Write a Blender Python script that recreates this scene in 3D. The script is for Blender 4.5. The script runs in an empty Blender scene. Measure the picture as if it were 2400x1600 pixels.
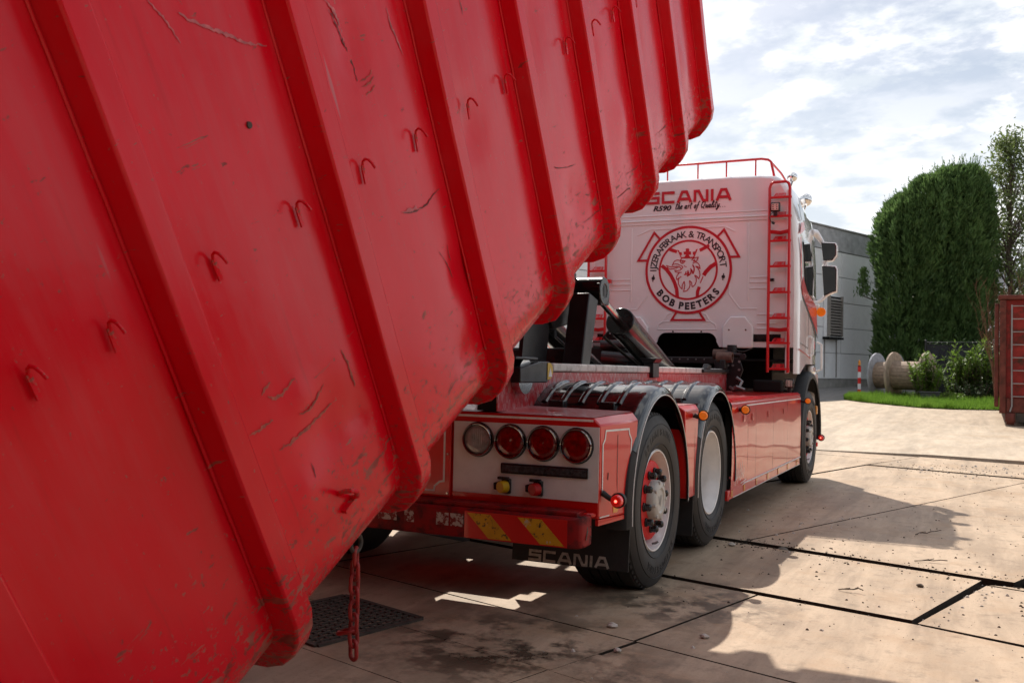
import bpy, bmesh, math, random
from mathutils import Vector, Matrix, noise as mnoise
random.seed(7)
D = bpy.data; SC = bpy.context.scene; COL = SC.collection
R_ = math.radians; PI = math.pi
sin, cos = math.sin, math.cos

# ------------------------------------------------------------------ camera
CAM_C = Vector((2.8972, -5.5592, 1.2717)); YAW, PITCH, ROLL, FPX = .4473, .0274, .0204, 2255.74
fw = Vector((-sin(YAW)*cos(PITCH), cos(YAW)*cos(PITCH), sin(PITCH)))
r0 = Vector((cos(YAW), sin(YAW), 0)); u0 = r0.cross(fw)
rr = cos(ROLL)*r0 + sin(ROLL)*u0; uu = -sin(ROLL)*r0 + cos(ROLL)*u0
cd = D.cameras.new('camera'); cam = D.objects.new('camera', cd); COL.objects.link(cam)
M = Matrix.Identity(4)
for i in range(3):
    M[i][0] = rr[i]; M[i][1] = uu[i]; M[i][2] = -fw[i]; M[i][3] = CAM_C[i]
cam.matrix_world = M
cd.sensor_width = 36; cd.lens = FPX/2400*36; cd.clip_start = .05; cd.clip_end = 2000
cd.dof.use_dof = True; cd.dof.focus_distance = 5.6; cd.dof.aperture_fstop = 7.0
SC.camera = cam

# ------------------------------------------------------------------ sun and sky
SUN_DIR = Vector((-.52, .82, 1.0)).normalized()          # towards the sun
sl = D.lights.new('sun', 'SUN'); sl.energy = 3.0; sl.angle = R_(.6); sl.color = (1, .93, .83)
so = D.objects.new('sun', sl); COL.objects.link(so); so.rotation_euler = SUN_DIR.to_track_quat('Z', 'Y').to_euler()
W = D.worlds.new('World'); SC.world = W; W.use_nodes = True
n = W.node_tree.nodes; l = W.node_tree.links; n.clear()
out = n.new('ShaderNodeOutputWorld'); sky = n.new('ShaderNodeTexSky'); sky.sky_type = 'NISHITA'; sky.sun_disc = False
sky.sun_elevation = math.asin(SUN_DIR.z); sky.sun_rotation = math.atan2(SUN_DIR.x, SUN_DIR.y)
sky.dust_density = 2.0; sky.air_density = 1.0
bgs = n.new('ShaderNodeBackground'); bgs.inputs[1].default_value = .055; l.new(sky.outputs[0], bgs.inputs[0])
tc = n.new('ShaderNodeTexCoord'); sep = n.new('ShaderNodeSeparateXYZ'); l.new(tc.outputs['Generated'], sep.inputs[0])
def wmath(op, a, b):
    m = n.new('ShaderNodeMath'); m.operation = op
    for i, q in enumerate((a, b)):
        if q is None: continue
        if isinstance(q, (int, float)): m.inputs[i].default_value = q
        else: l.new(q, m.inputs[i])
    return m.outputs[0]
zz = wmath('ADD', wmath('MAXIMUM', sep.outputs[2], 0.0), .30)
px = wmath('DIVIDE', sep.outputs[0], zz); py = wmath('DIVIDE', sep.outputs[1], zz)
cmb = n.new('ShaderNodeCombineXYZ'); l.new(px, cmb.inputs[0]); l.new(py, cmb.inputs[1])
mp = n.new('ShaderNodeMapping'); mp.inputs['Rotation'].default_value = (0, 0, .5); mp.inputs['Scale'].default_value = (1.5, 2.0, 1); mp.inputs['Location'].default_value = (5.5, .6, 0)
l.new(cmb.outputs[0], mp.inputs[0])
def wnoise(scale, detail, rough, dist=0):
    q = n.new('ShaderNodeTexNoise'); q.inputs['Scale'].default_value = scale; q.inputs['Detail'].default_value = detail
    q.inputs['Roughness'].default_value = rough; q.inputs['Distortion'].default_value = dist; l.new(mp.outputs[0], q.inputs['Vector']); return q.outputs[0]
def wramp(v, p0, p1, c0=(0, 0, 0, 1), c1=(1, 1, 1, 1)):
    q = n.new('ShaderNodeValToRGB'); q.color_ramp.elements[0].position = p0; q.color_ramp.elements[1].position = p1
    q.color_ramp.elements[0].color = c0; q.color_ramp.elements[1].color = c1; q.color_ramp.interpolation = 'EASE'; l.new(v, q.inputs[0]); return q.outputs[0]
cover = wmath('MAXIMUM', wramp(wnoise(2.6, 7, .62, .10), .45, .60), wramp(sep.outputs[2], .10, .34, (.85, .85, .85, 1), (0, 0, 0, 1)))
shade = wramp(wnoise(4.2, 6, .58, .1), .36, .62, (.60, .65, .71, 1), (1, .99, .985, 1))
bgc = n.new('ShaderNodeBackground'); l.new(shade, bgc.inputs[0]); bgc.inputs[1].default_value = .72
thin = n.new('ShaderNodeMath'); thin.operation = 'MULTIPLY_ADD'; l.new(cover, thin.inputs[0]); thin.inputs[1].default_value = .77; thin.inputs[2].default_value = .22
mx = n.new('ShaderNodeMixShader'); l.new(thin.outputs[0], mx.inputs[0]); l.new(bgs.outputs[0], mx.inputs[1]); l.new(bgc.outputs[0], mx.inputs[2])
l.new(mx.outputs[0], out.inputs[0])
SC.view_settings.view_transform = 'Standard'; SC.view_settings.look = 'None'; SC.view_settings.gamma = 1
SC.view_settings.use_curve_mapping = False; SC.view_settings.exposure = .92
SC.render.engine = 'CYCLES'; cy_ = SC.cycles; cy_.max_bounces = 6; cy_.diffuse_bounces = 3; cy_.glossy_bounces = 3; cy_.transmission_bounces = 3; cy_.transparent_max_bounces = 4; cy_.caustics_reflective = False; cy_.caustics_refractive = False

# ------------------------------------------------------------------ helpers
def gz(y):
    a = y-9
    return .0215*((a*a+9)**.5+a)/2
class MB:
    def __init__(s): s.v = []; s.f = []
    def add(s, vs, fs):
        o = len(s.v); s.v += [tuple(p) for p in vs]; s.f += [tuple(i+o for i in q) for q in fs]; return s
    def box(s, x0, x1, y0, y1, z0, z1):
        return s.add([(x0,y0,z0),(x1,y0,z0),(x1,y1,z0),(x0,y1,z0),(x0,y0,z1),(x1,y0,z1),(x1,y1,z1),(x0,y1,z1)],
                     [(0,3,2,1),(4,5,6,7),(0,1,5,4),(1,2,6,5),(2,3,7,6),(3,0,4,7)])
    def beam(s, p0, p1, w, h, up=(0,0,1)):
        p0 = Vector(p0); p1 = Vector(p1); d = (p1-p0).normalized(); sd = d.cross(Vector(up)).normalized(); u = sd.cross(d)
        vs = [p+sd*a*w/2+u*b*h/2 for p in (p0, p1) for a, b in ((-1,-1),(1,-1),(1,1),(-1,1))]
        return s.add(vs, [(0,1,2,3),(7,6,5,4),(0,4,5,1),(1,5,6,2),(2,6,7,3),(3,7,4,0)])
    def loop(s, rings, closed=True, cap=True):
        k = len(rings[0]); vs = [p for r in rings for p in r]; fs = []
        for i in range(len(rings)-1):
            for j in range(k if closed else k-1):
                j2 = (j+1) % k; fs.append((i*k+j, i*k+j2, (i+1)*k+j2, (i+1)*k+j))
        if cap: fs.append(tuple(range(k))[::-1]); fs.append(tuple((len(rings)-1)*k+j for j in range(k)))
        return s.add(vs, fs)
    def cyl(s, p0, p1, r0, r1=None, n=16, cap=True):
        r1 = r0 if r1 is None else r1; p0 = Vector(p0); p1 = Vector(p1); d = (p1-p0).normalized()
        a = d.orthogonal().normalized(); b = d.cross(a)
        return s.loop([[p+(a*cos(t)+b*sin(t))*r for t in [2*PI*i/n for i in range(n)]] for p, r in ((p0, r0), (p1, r1))], True, cap)
    def tube(s, pts, r, n=8, closed=False):
        pts = [Vector(p) for p in pts]; m = len(pts); rings = []; a = None
        for i, p in enumerate(pts):
            if closed: d = (pts[(i+1) % m]-pts[i-1]).normalized()
            else: d = (pts[min(i+1, m-1)]-pts[max(i-1, 0)]).normalized()
            a = d.orthogonal().normalized() if a is None else (a-d*a.dot(d)).normalized()
            b = d.cross(a); q = r[i] if isinstance(r, (list, tuple)) else r
            rings.append([p+(a*cos(t)+b*sin(t))*q for t in [2*PI*k/n for k in range(n)]])
        if closed: rings.append(rings[0]); return s.loop(rings, True, False)
        return s.loop(rings)
    def lathe(s, prof, c, axis='x', n=48, a0=0, a1=2*PI, closed=False, ys=1):
        full = abs(a1-a0-2*PI) < 1e-6; N = n if full else n+1; rings = []
        for i in range(N):
            t = a0+(a1-a0)*i/n; ring = []
            for a, r in prof:
                if axis == 'x': ring.append((c[0]+a, c[1]+r*cos(t)*ys, c[2]+r*sin(t)))
                elif axis == 'y': ring.append((c[0]+r*cos(t), c[1]+a, c[2]+r*sin(t)))
                else: ring.append((c[0]+r*cos(t), c[1]+r*sin(t), c[2]+a))
            rings.append(ring)
        if full: rings.append(rings[0])
        return s.loop(rings, closed, closed and not full)
    def prism(s, pts, off):
        pts = [Vector(p) for p in pts]; off = Vector(off); k = len(pts)
        return s.add(pts+[p+off for p in pts], [tuple(range(k)), tuple(range(2*k-1, k-1, -1))]+[(i, (i+1) % k, k+(i+1) % k, k+i) for i in range(k)])
    def grid(s, P):
        a = len(P); b = len(P[0])
        return s.add([p for r in P for p in r], [(i*b+j, i*b+j+1, (i+1)*b+j+1, (i+1)*b+j) for i in range(a-1) for j in range(b-1)])
    def build(s, name, mat, parent=None, smooth=True, bevel=0, ang=38, recalc=True, label=None):
        me = D.meshes.new(name); me.from_pydata(s.v, [], s.f)
        if recalc:
            bm = bmesh.new(); bm.from_mesh(me)
            bmesh.ops.remove_doubles(bm, verts=bm.verts, dist=1e-5)
            bmesh.ops.recalc_face_normals(bm, faces=bm.faces); bm.to_mesh(me); bm.free()
        if smooth:
            me.polygons.foreach_set('use_smooth', [True]*len(me.polygons)); me.set_sharp_from_angle(angle=R_(ang))
        me.materials.append(mat); o = D.objects.new(name, me); COL.objects.link(o)
        if parent: o.parent = parent
        if bevel:
            b = o.modifiers.new('bevel', 'BEVEL'); b.width = bevel; b.segments = 2; b.limit_method = 'ANGLE'; b.angle_limit = R_(40)
        if label: o['label'] = label
        return o
def empty(name, loc=(0,0,0), rot=(0,0,0), parent=None):
    o = D.objects.new(name, None); COL.objects.link(o); o.location = loc; o.rotation_euler = rot; o.empty_display_size = .2
    if parent: o.parent = parent
    return o
def tag(o, label=None, cat=None, group=None, kind=None):
    for k, v in (('label', label), ('category', cat), ('group', group), ('kind', kind)):
        if v: o[k] = v
    return o
def dup(o, parent=None, off=None, loc=None, rot=None, scale=None):
    c = o.copy(); COL.objects.link(c); c.parent = parent if parent is not None else o.parent
    if off: c.location = Vector(o.location)+Vector(off)
    if loc: c.location = loc
    if rot: c.rotation_euler = rot
    if scale: c.scale = scale
    for ch in o.children: dup(ch, c)
    return c
def stroke2(pts, w):                       # mitred flat strip in 2D -> left and right outlines
    P = [Vector((p[0], p[1])) for p in pts]; L = []; Rr = []
    for i, p in enumerate(P):
        d0 = (p-P[i-1]).normalized() if i else None; d1 = (P[i+1]-p).normalized() if i < len(P)-1 else None
        d = (d0 or d1) if (d0 is None or d1 is None) else ((d0+d1).normalized() if (d0+d1).length > 1e-4 else d1)
        nn = Vector((-d.y, d.x)); k = 1
        if d0 is not None and d1 is not None: k = 1/max(.45, nn.dot(Vector((-d0.y, d0.x))))
        ww = w*(.35 if False else 1)
        L.append(p+nn*ww/2*k); Rr.append(p-nn*ww/2*k)
    return L, Rr
def ribbon(mb, pts, w, to3, depth=.0015, z=0):   # flat painted stroke with a little thickness
    L, Rr = stroke2(pts, w)
    k = len(pts); vs = [to3(p, z) for p in L]+[to3(p, z) for p in Rr]+[to3(p, z+depth) for p in L]+[to3(p, z+depth) for p in Rr]; fs = []
    for i in range(k-1):
        fs += [(2*k+i, 2*k+i+1, 3*k+i+1, 3*k+i), (i, i+1, 2*k+i+1, 2*k+i), (k+i, k+i+1, 3*k+i+1, 3*k+i)]
    fs += [(0, k, 3*k, 2*k), (k-1, 2*k-1, 4*k-1, 3*k-1)]
    mb.add(vs, fs)
def text_mesh(s, size, ext=.0008, offset=0, shear=0):   # glyphs in the XY plane of the font
    cu = D.curves.new('t', 'FONT'); cu.body = s; cu.size = size; cu.extrude = ext; cu.offset = offset; cu.shear = shear; cu.resolution_u = 3
    o = D.objects.new('t', cu); COL.objects.link(o); bpy.context.view_layer.update()
    me = D.meshes.new_from_object(o.evaluated_get(bpy.context.evaluated_depsgraph_get()))
    vs = [v.co.copy() for v in me.vertices]; fs = [tuple(p.vertices) for p in me.polygons]
    D.objects.remove(o); D.curves.remove(cu); D.meshes.remove(me); return vs, fs
T_ = .19
LET = {'S': [[(.86, 1-T_/2), (.1, 1-T_/2), (.1, .52), (.78, .52), (.78, T_/2), (0, T_/2)]],
       'C': [[(.84, 1-T_/2), (.1, 1-T_/2), (.1, T_/2), (.84, T_/2)]],
       'A': [[(.09, 0), (.36, 1-T_/2), (.64, 1-T_/2), (.91, 0)], [(.2, .3), (.8, .3)]],
       'N': [[(.1, 0), (.1, 1-T_/2), (.33, 1-T_/2), (.62, T_/2), (.86, T_/2), (.86, 1)]],
       'I': [[(.1, 0), (.1, 1)]]}
ADV = {'S': .98, 'C': .96, 'A': 1.06, 'N': 1.07, 'I': .3}
def wordmark(mb, word, x0, z0, h, wscale, to3, tw=1.0, z=0):
    x = x0; k = 0
    for ch in word:
        for st in LET[ch]:
            ribbon(mb, [(x+p[0]*h*wscale, z0+p[1]*h) for p in st], T_*h*tw, to3, .0015+.0003*(k % 3), z); k += 1
        x += ADV[ch]*h*wscale
    return x

# ------------------------------------------------------------------ materials
def mat(name):
    m = D.materials.new(name); m.use_nodes = True; t = m.node_tree; b = t.nodes['Principled BSDF']; return m, t, b
class NT:
    def __init__(s, t): s.t = t; s.co = t.nodes.new('ShaderNodeTexCoord').outputs['Object']
    def lk(s, a, b): s.t.links.new(a, b)
    def mapping(s, scale=(1,1,1), rot=(0,0,0), loc=(0,0,0), co=None):
        m = s.t.nodes.new('ShaderNodeMapping'); m.inputs['Scale'].default_value = scale; m.inputs['Rotation'].default_value = rot; m.inputs['Location'].default_value = loc
        s.lk(co or s.co, m.inputs[0]); return m.outputs[0]
    def noise(s, scale, detail=4, rough=.55, co=None, dist=0):
        q = s.t.nodes.new('ShaderNodeTexNoise'); q.inputs['Scale'].default_value = scale; q.inputs['Detail'].default_value = detail
        q.inputs['Roughness'].default_value = rough; q.inputs['Distortion'].default_value = dist; s.lk(co or s.co, q.inputs['Vector']); return q.outputs[0]
    def ramp(s, v, p0, p1, c0=(0,0,0,1), c1=(1,1,1,1)):
        q = s.t.nodes.new('ShaderNodeValToRGB'); e = q.color_ramp.elements; e[0].position = p0; e[1].position = p1; e[0].color = c0; e[1].color = c1; s.lk(v, q.inputs[0]); return q.outputs[0]
    def mix(s, f, a, b):
        q = s.t.nodes.new('ShaderNodeMix'); q.data_type = 'RGBA'
        for k, v in ((0, f), (6, a), (7, b)):
            if isinstance(v, (int, float)): q.inputs[k].default_value = v
            elif isinstance(v, tuple): q.inputs[k].default_value = v if len(v) == 4 else v+(1,)
            else: s.lk(v, q.inputs[k])
        return q.outputs[2]
    def math(s, op, a, b=0.0, c=None, clamp=False):
        q = s.t.nodes.new('ShaderNodeMath'); q.operation = op; q.use_clamp = clamp
        for k, v in ((0, a), (1, b), (2, c)):
            if v is None: continue
            if isinstance(v, (int, float)): q.inputs[k].default_value = v
            else: s.lk(v, q.inputs[k])
        return q.outputs[0]
    def xyz(s, co=None):
        q = s.t.nodes.new('ShaderNodeSeparateXYZ'); s.lk(co or s.co, q.inputs[0]); return q.outputs
    def bump(s, h, strength, dist, b, prev=None):
        q = s.t.nodes.new('ShaderNodeBump'); q.inputs['Strength'].default_value = strength; q.inputs['Distance'].default_value = dist
        s.lk(h, q.inputs['Height']); 
        if prev: s.lk(prev, q.inputs['Normal'])
        if b: s.lk(q.outputs[0], b.inputs['Normal'])
        return q.outputs[0]
def simple(name, col, rough=.5, metal=0, var=.12, vs=6, coat=0, bump=0, bs=60, bd=.002, dirt=0, dcol=(.16,.12,.09), ds=5, emit=None, spec=.5, trans=0):
    m, t, b = mat(name); N = NT(t)
    c = N.mix(N.ramp(N.noise(vs, 5), .3, .7), tuple(max(0, q*(1-var)) for q in col), tuple(min(1, q*(1+var)) for q in col))
    if dirt:
        f = N.math('MULTIPLY', N.ramp(N.noise(ds, 7, .65), .48, .68), dirt); c = N.mix(f, c, dcol)
        N.lk(N.math('MULTIPLY_ADD', f, .4, rough, clamp=True), b.inputs['Roughness'])
    else:
        N.lk(N.math('MULTIPLY_ADD', N.noise(vs*3, 4), rough*.3, rough*.85, clamp=True), b.inputs['Roughness'])
    N.lk(c, b.inputs['Base Color']); b.inputs['Metallic'].default_value = metal; b.inputs['Coat Weight'].default_value = coat; b.inputs['Coat Roughness'].default_value = .03
    b.inputs['Specular IOR Level'].default_value = spec; b.inputs['Transmission Weight'].default_value = trans
    if bump: N.bump(N.noise(bs, 5), bump, bd, b)
    if emit: b.inputs['Emission Color'].default_value = emit[0]+(1,); b.inputs['Emission Strength'].default_value = emit[1]
    return m
mt = {}
mt['truck_red'] = simple('truck_red_paint', (.64, .008, .006), .3, var=.05, vs=2, coat=.7, bump=.02, bs=1.6, bd=.02)
mt['red_worn'] = simple('worn_red_paint', (.27, .004, .006), .5, var=.2, vs=8, spec=.3, dirt=.95, dcol=(.02,.016,.015), ds=11, bump=.2, bs=50)
mt['ladder_red'] = simple('ladder_red', (.60, .008, .012), .35, var=.05, coat=.4)
mt['cab_white'] = simple('cab_white_paint', (.80, .78, .79), .22, var=.03, vs=2, coat=1, bump=.02, bs=1.5, bd=.02, dirt=.14, dcol=(.50,.46,.44), ds=2.5)
mt['white_panel'] = simple('white_lamp_panel', (.74, .73, .72), .4, var=.04, vs=5, dirt=.12, ds=9)
mt['white_wheel'] = simple('wheel_white_paint', (.82, .80, .79), .3, var=.05, coat=.6, dirt=.18, dcol=(.35,.3,.25), ds=9)
mt['rail_white'] = simple('rail_white_paint', (.66, .64, .60), .5, var=.06, dirt=.5, dcol=(.14,.10,.07), ds=14)
mt['hub_grey'] = simple('hub_grey_paint', (.55, .53, .49), .5, var=.08, dirt=.3)
mt['black_plastic'] = simple('black_plastic', (.009, .009, .010), .17, var=.2, vs=9, dirt=.25, dcol=(.06,.055,.05), ds=8, bump=.05, bs=30)
mt['fender'] = simple('gloss_black_fender', (.007, .007, .008), .13, var=.3, vs=14, coat=.6)
mt['black_rubber'] = simple('black_rubber', (.016, .016, .017), .62, var=.25, vs=12, dirt=.25, dcol=(.07,.06,.05), ds=5, bump=.15, bs=80)
mt['tyre'] = simple('tyre_rubber', (.015, .015, .016), .58, var=.25, vs=10, dirt=.32, dcol=(.085,.070,.055), ds=7, bump=.12, bs=45)
mt['black_metal'] = simple('black_steel', (.010, .010, .012), .4, var=.3, vs=10, dirt=.3, dcol=(.03,.024,.02), ds=10, bump=.1)
mt['under_black'] = simple('chassis_black', (.008, .008, .008), .75, var=.3, dirt=.3, dcol=(.025,.02,.016), spec=.2)
mt['steel'] = simple('bright_steel', (.55, .54, .53), .18, 1, var=.1, dirt=.2, dcol=(.2,.16,.13), ds=14)
mt['chrome'] = simple('chrome', (.80, .79, .78), .05, 1, var=.02)
mt['chrome_dark'] = simple('smoked_chrome', (.30, .29, .29), .08, 1, var=.05)
mt['cyl_paint'] = simple('cylinder_dark_chrome', (.10, .095, .09), .16, .85, var=.15, vs=7, dirt=.25, dcol=(.10,.08,.06), ds=16)
mt['lens_red'] = simple('red_lens', (.19, .001, .001), .06, var=.6, vs=30, coat=1)
mt['lens_clear'] = simple('ribbed_clear_lens', (.26, .24, .23), .12, var=.3, vs=30, coat=1)
mt['lens_led'] = simple('led_bar_lens', (.045, .045, .048), .15, var=.7, vs=55, coat=.6)
mt['hub_red'] = simple('hub_red_paint', (.66, .006, .008), .5, var=.08, dirt=.2, spec=.3)
mt['amber'] = simple('amber_lens', (.85, .20, .01), .15, var=.15, coat=1, emit=((1, .22, .01), .10))
mt['amber_off'] = simple('amber_reflector', (.75, .27, .015), .25, var=.2, coat=.6)
mt['lamp_red_on'] = simple('red_lamp_lit', (.6, .01, .01), .15, var=.2, coat=1, emit=((1, .02, .01), .08))
mt['lamp_core'] = simple('red_lamp_core', (.9, .05, .04), .2, var=.1, emit=((1, .12, .08), 2.5))
mt['lamp_face'] = simple('work_lamp_face', (.62, .52, .46), .15, var=.2, vs=60, coat=1)
mt['sock_yellow'] = simple('yellow_cap', (.62, .40, .01), .4, var=.2)
mt['sock_red'] = simple('red_cap', (.5, .015, .015), .4, var=.2)
mt['glass_dark'] = simple('cab_window_glass', (.015, .017, .018), .03, var=.2, coat=1)
mt['mirror'] = simple('mirror_glass', (.34, .35, .36), .02, 1, var=.01)
mt['print_red'] = simple('emblem_red_film', (.50, .006, .02), .35, var=.06, coat=.5)
mt['print_black'] = simple('emblem_black_film', (.014, .017, .022), .35, var=.1)
mt['print_white'] = simple('white_film', (.78, .76, .74), .4, var=.05, dirt=.25, ds=20)
mt['print_grey'] = simple('grey_lettering', (.42, .39, .34), .7, var=.3, vs=30, dirt=.5, dcol=(.05,.045,.04), ds=25)
mt['wood'] = simple('weathered_wood', (.30, .22, .16), .8, var=.3, vs=9, bump=.3, bs=40)
mt['rust_frame'] = simple('rusty_brown_frame', (.13, .035, .026), .7, var=.35, vs=7, dirt=.7, dcol=(.06,.032,.024), ds=9, bump=.2, bs=30, spec=.2)
mt['rust_red'] = simple('rusty_red_paint', (.24, .022, .018), .65, var=.3, vs=5, spec=.25, dirt=1.0, dcol=(.07,.035,.025), ds=6, bump=.2, bs=30)
mt['galv'] = simple('galvanised_rod', (.28, .28, .28), .45, .6, var=.15)
mt['fence_dark'] = simple('fence_screen', (.030, .030, .038), .8, var=.3, vs=14)
mt['pot'] = simple('grey_plant_pot', (.10, .10, .11), .6, var=.1)
mt['panel_grey'] = simple('wall_panel_grey', (.80, .80, .80), .6, var=.05, vs=1.2, dirt=.16, dcol=(.34,.33,.32), ds=1.3)
mt['fascia'] = simple('fascia_concrete', (.42, .42, .43), .8, var=.18, vs=2.5, dirt=.4, dcol=(.18,.18,.18), ds=3)
mt['plinth'] = simple('plinth_concrete', (.26, .25, .23), .9, var=.2, vs=3)
mt['vent'] = simple('vent_metal', (.24, .215, .19), .6, var=.15)
mt['bark'] = simple('bark', (.10, .075, .055), .9, var=.3, vs=8, bump=.5, bs=25, bd=.01)
mt['twig'] = simple('red_twig', (.20, .085, .05), .8, var=.3)
mt['post_white'] = simple('post_white', (.75, .74, .72), .5, var=.06)
mt['chain'] = simple('chain_red_rust', (.36, .02, .018), .5, .2, var=.3, vs=30, dirt=.7, dcol=(.10,.05,.035), ds=40)
mt['soil'] = simple('dirt_crumb', (.10, .075, .055), .95, var=.5, vs=60)
mt['stone'] = simple('pale_stone', (.55, .50, .44), .9, var=.25, vs=40)
mt['iron'] = simple('cast_iron', (.06, .048, .038), .8, .0, var=.3, vs=20)
# yellow chevron film, chipped
m, t, b = mat('worn_yellow_film'); N = NT(t)
ch = N.ramp(N.noise(38, 8, .7), .56, .62); c = N.mix(N.ramp(N.noise(12, 5), .4, .6), (.66,.37,.012), (.58,.30,.01))
c = N.mix(N.ramp(N.noise(22, 6, .6), .6, .66), c, (.55,.5,.42)); c = N.mix(ch, c, (.05,.03,.02)); N.lk(c, b.inputs['Base Color']); b.inputs['Roughness'].default_value = .5; mt['chevron'] = m
# checker plate red paint
m, t, b = mat('red_checker_plate'); N = NT(t)
def diamonds(N, sx, sy, ax):
    X = N.xyz(); a, bb = X[ax[0]], X[ax[1]]
    u = N.math('ADD', N.math('MULTIPLY', a, sx), N.math('MULTIPLY', bb, sy)); v = N.math('SUBTRACT', N.math('MULTIPLY', a, sx), N.math('MULTIPLY', bb, sy))
    w = N.math('MULTIPLY', N.math('ABSOLUTE', N.math('SINE', u)), N.math('ABSOLUTE', N.math('SINE', v)))
    return w
def checker(name, ax, sx, sy, glare=0.0):
    m, t, b = mat(name); N = NT(t); w = diamonds(N, sx, sy, ax)
    h = N.ramp(w, .10, .22); wear_glare = N.math('MAXIMUM', N.math('MULTIPLY', h, N.ramp(N.noise(14, 4), .42, .6)), glare)  # worn diamonds; on top plates sky glare is painted in as pale colour
    c = N.mix(N.noise(4, 4), (.44,.012,.02), (.52,.02,.028)); c = N.mix(N.math('MULTIPLY', wear_glare, .55), c, (.55,.40,.40)); N.lk(c, b.inputs['Base Color'])
    b.inputs['Roughness'].default_value = .38; b.inputs['Coat Weight'].default_value = .4; N.bump(h, .7, .004, b); return m
mt['checker_side'] = checker('red_checker_side', (1, 2), 52, 34); mt['checker_top'] = checker('red_checker_top', (0, 1), 52, 34, .6)
# ribbed edge tread
# container paint: worn red with chips, scratches and dents (object axes: x out, y along, z up the wall)
m, t, b = mat('container_red_paint'); N = NT(t); X = N.xyz()
big = N.noise(1.9, 3)
c = N.mix(N.ramp(big, .3, .7), (.66, .0004, .009), (.75, .0008, .016))
low = N.ramp(X[2], .03, .48, (1,1,1,1), (0,0,0,1))
far = N.ramp(X[1], 1.0, 4.5)
k = N.math('ADD', N.math('MULTIPLY', low, .105), N.math('MULTIPLY', far, .045))
st_ = N.noise(7, 4, .72, co=N.mapping((1, 1.2, 4.2), rot=(R_(-38), 0, 0)), dist=.5)
chip = N.ramp(N.math('ADD', st_, k), .665, .69)
fine = N.ramp(N.math('ADD', N.noise(42, 4, .72), N.math('MULTIPLY', k, 1.15)), .655, .70)
f = N.math('MAXIMUM', chip, N.math('MULTIPLY', fine, .85))
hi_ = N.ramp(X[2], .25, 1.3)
fade_sheen = N.math('MULTIPLY', N.ramp(N.noise(2.6, 5, .68, co=N.mapping((1, 4.5, .55))), .42, .68), N.math('ADD', .05, N.math('MULTIPLY', N.math('MAXIMUM', hi_, far), .26)))  # streaky fading, plus pink sky sheen painted in stronger up the wall
c = N.mix(fade_sheen, c, (.64, .085, .095))
run = N.math('MULTIPLY', N.ramp(N.noise(1.0, 5, .65, co=N.mapping((1, 26, 1.6))), .60, .74), N.ramp(N.noise(1.6, 2), .45, .62)); c = N.mix(N.math('MULTIPLY', run, .30), c, (.20, .035, .03))
c = N.mix(N.math('MULTIPLY', f, .72), c, N.mix(N.ramp(N.noise(17, 2), .35, .65), (.085, .030, .020), (.30, .17, .12)))
sc1 = N.noise(1.0, 3, .5, co=N.mapping((1, 14, 1.1), rot=(R_(24), 0, 0))); sc2 = N.noise(1.0, 3, .5, co=N.mapping((1, 16, 1.3), rot=(R_(-52), 0, 0)))
lines = N.math('MAXIMUM', N.ramp(sc1, .735, .765), N.ramp(sc2, .745, .775)); c = N.mix(N.math('MULTIPLY', lines, .5), c, (.45, .22, .24)); N.lk(c, b.inputs['Base Color'])
N.lk(N.math('ADD', N.math('MULTIPLY', f, .3), N.math('MULTIPLY_ADD', big, .14, .14)), b.inputs['Roughness'])
b.inputs['Specular IOR Level'].default_value = .25
N.bump(N.math('ADD', N.noise(9.0, 3), N.math('MULTIPLY', f, -.6)), .06, .02, b); mt['container'] = m
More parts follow.
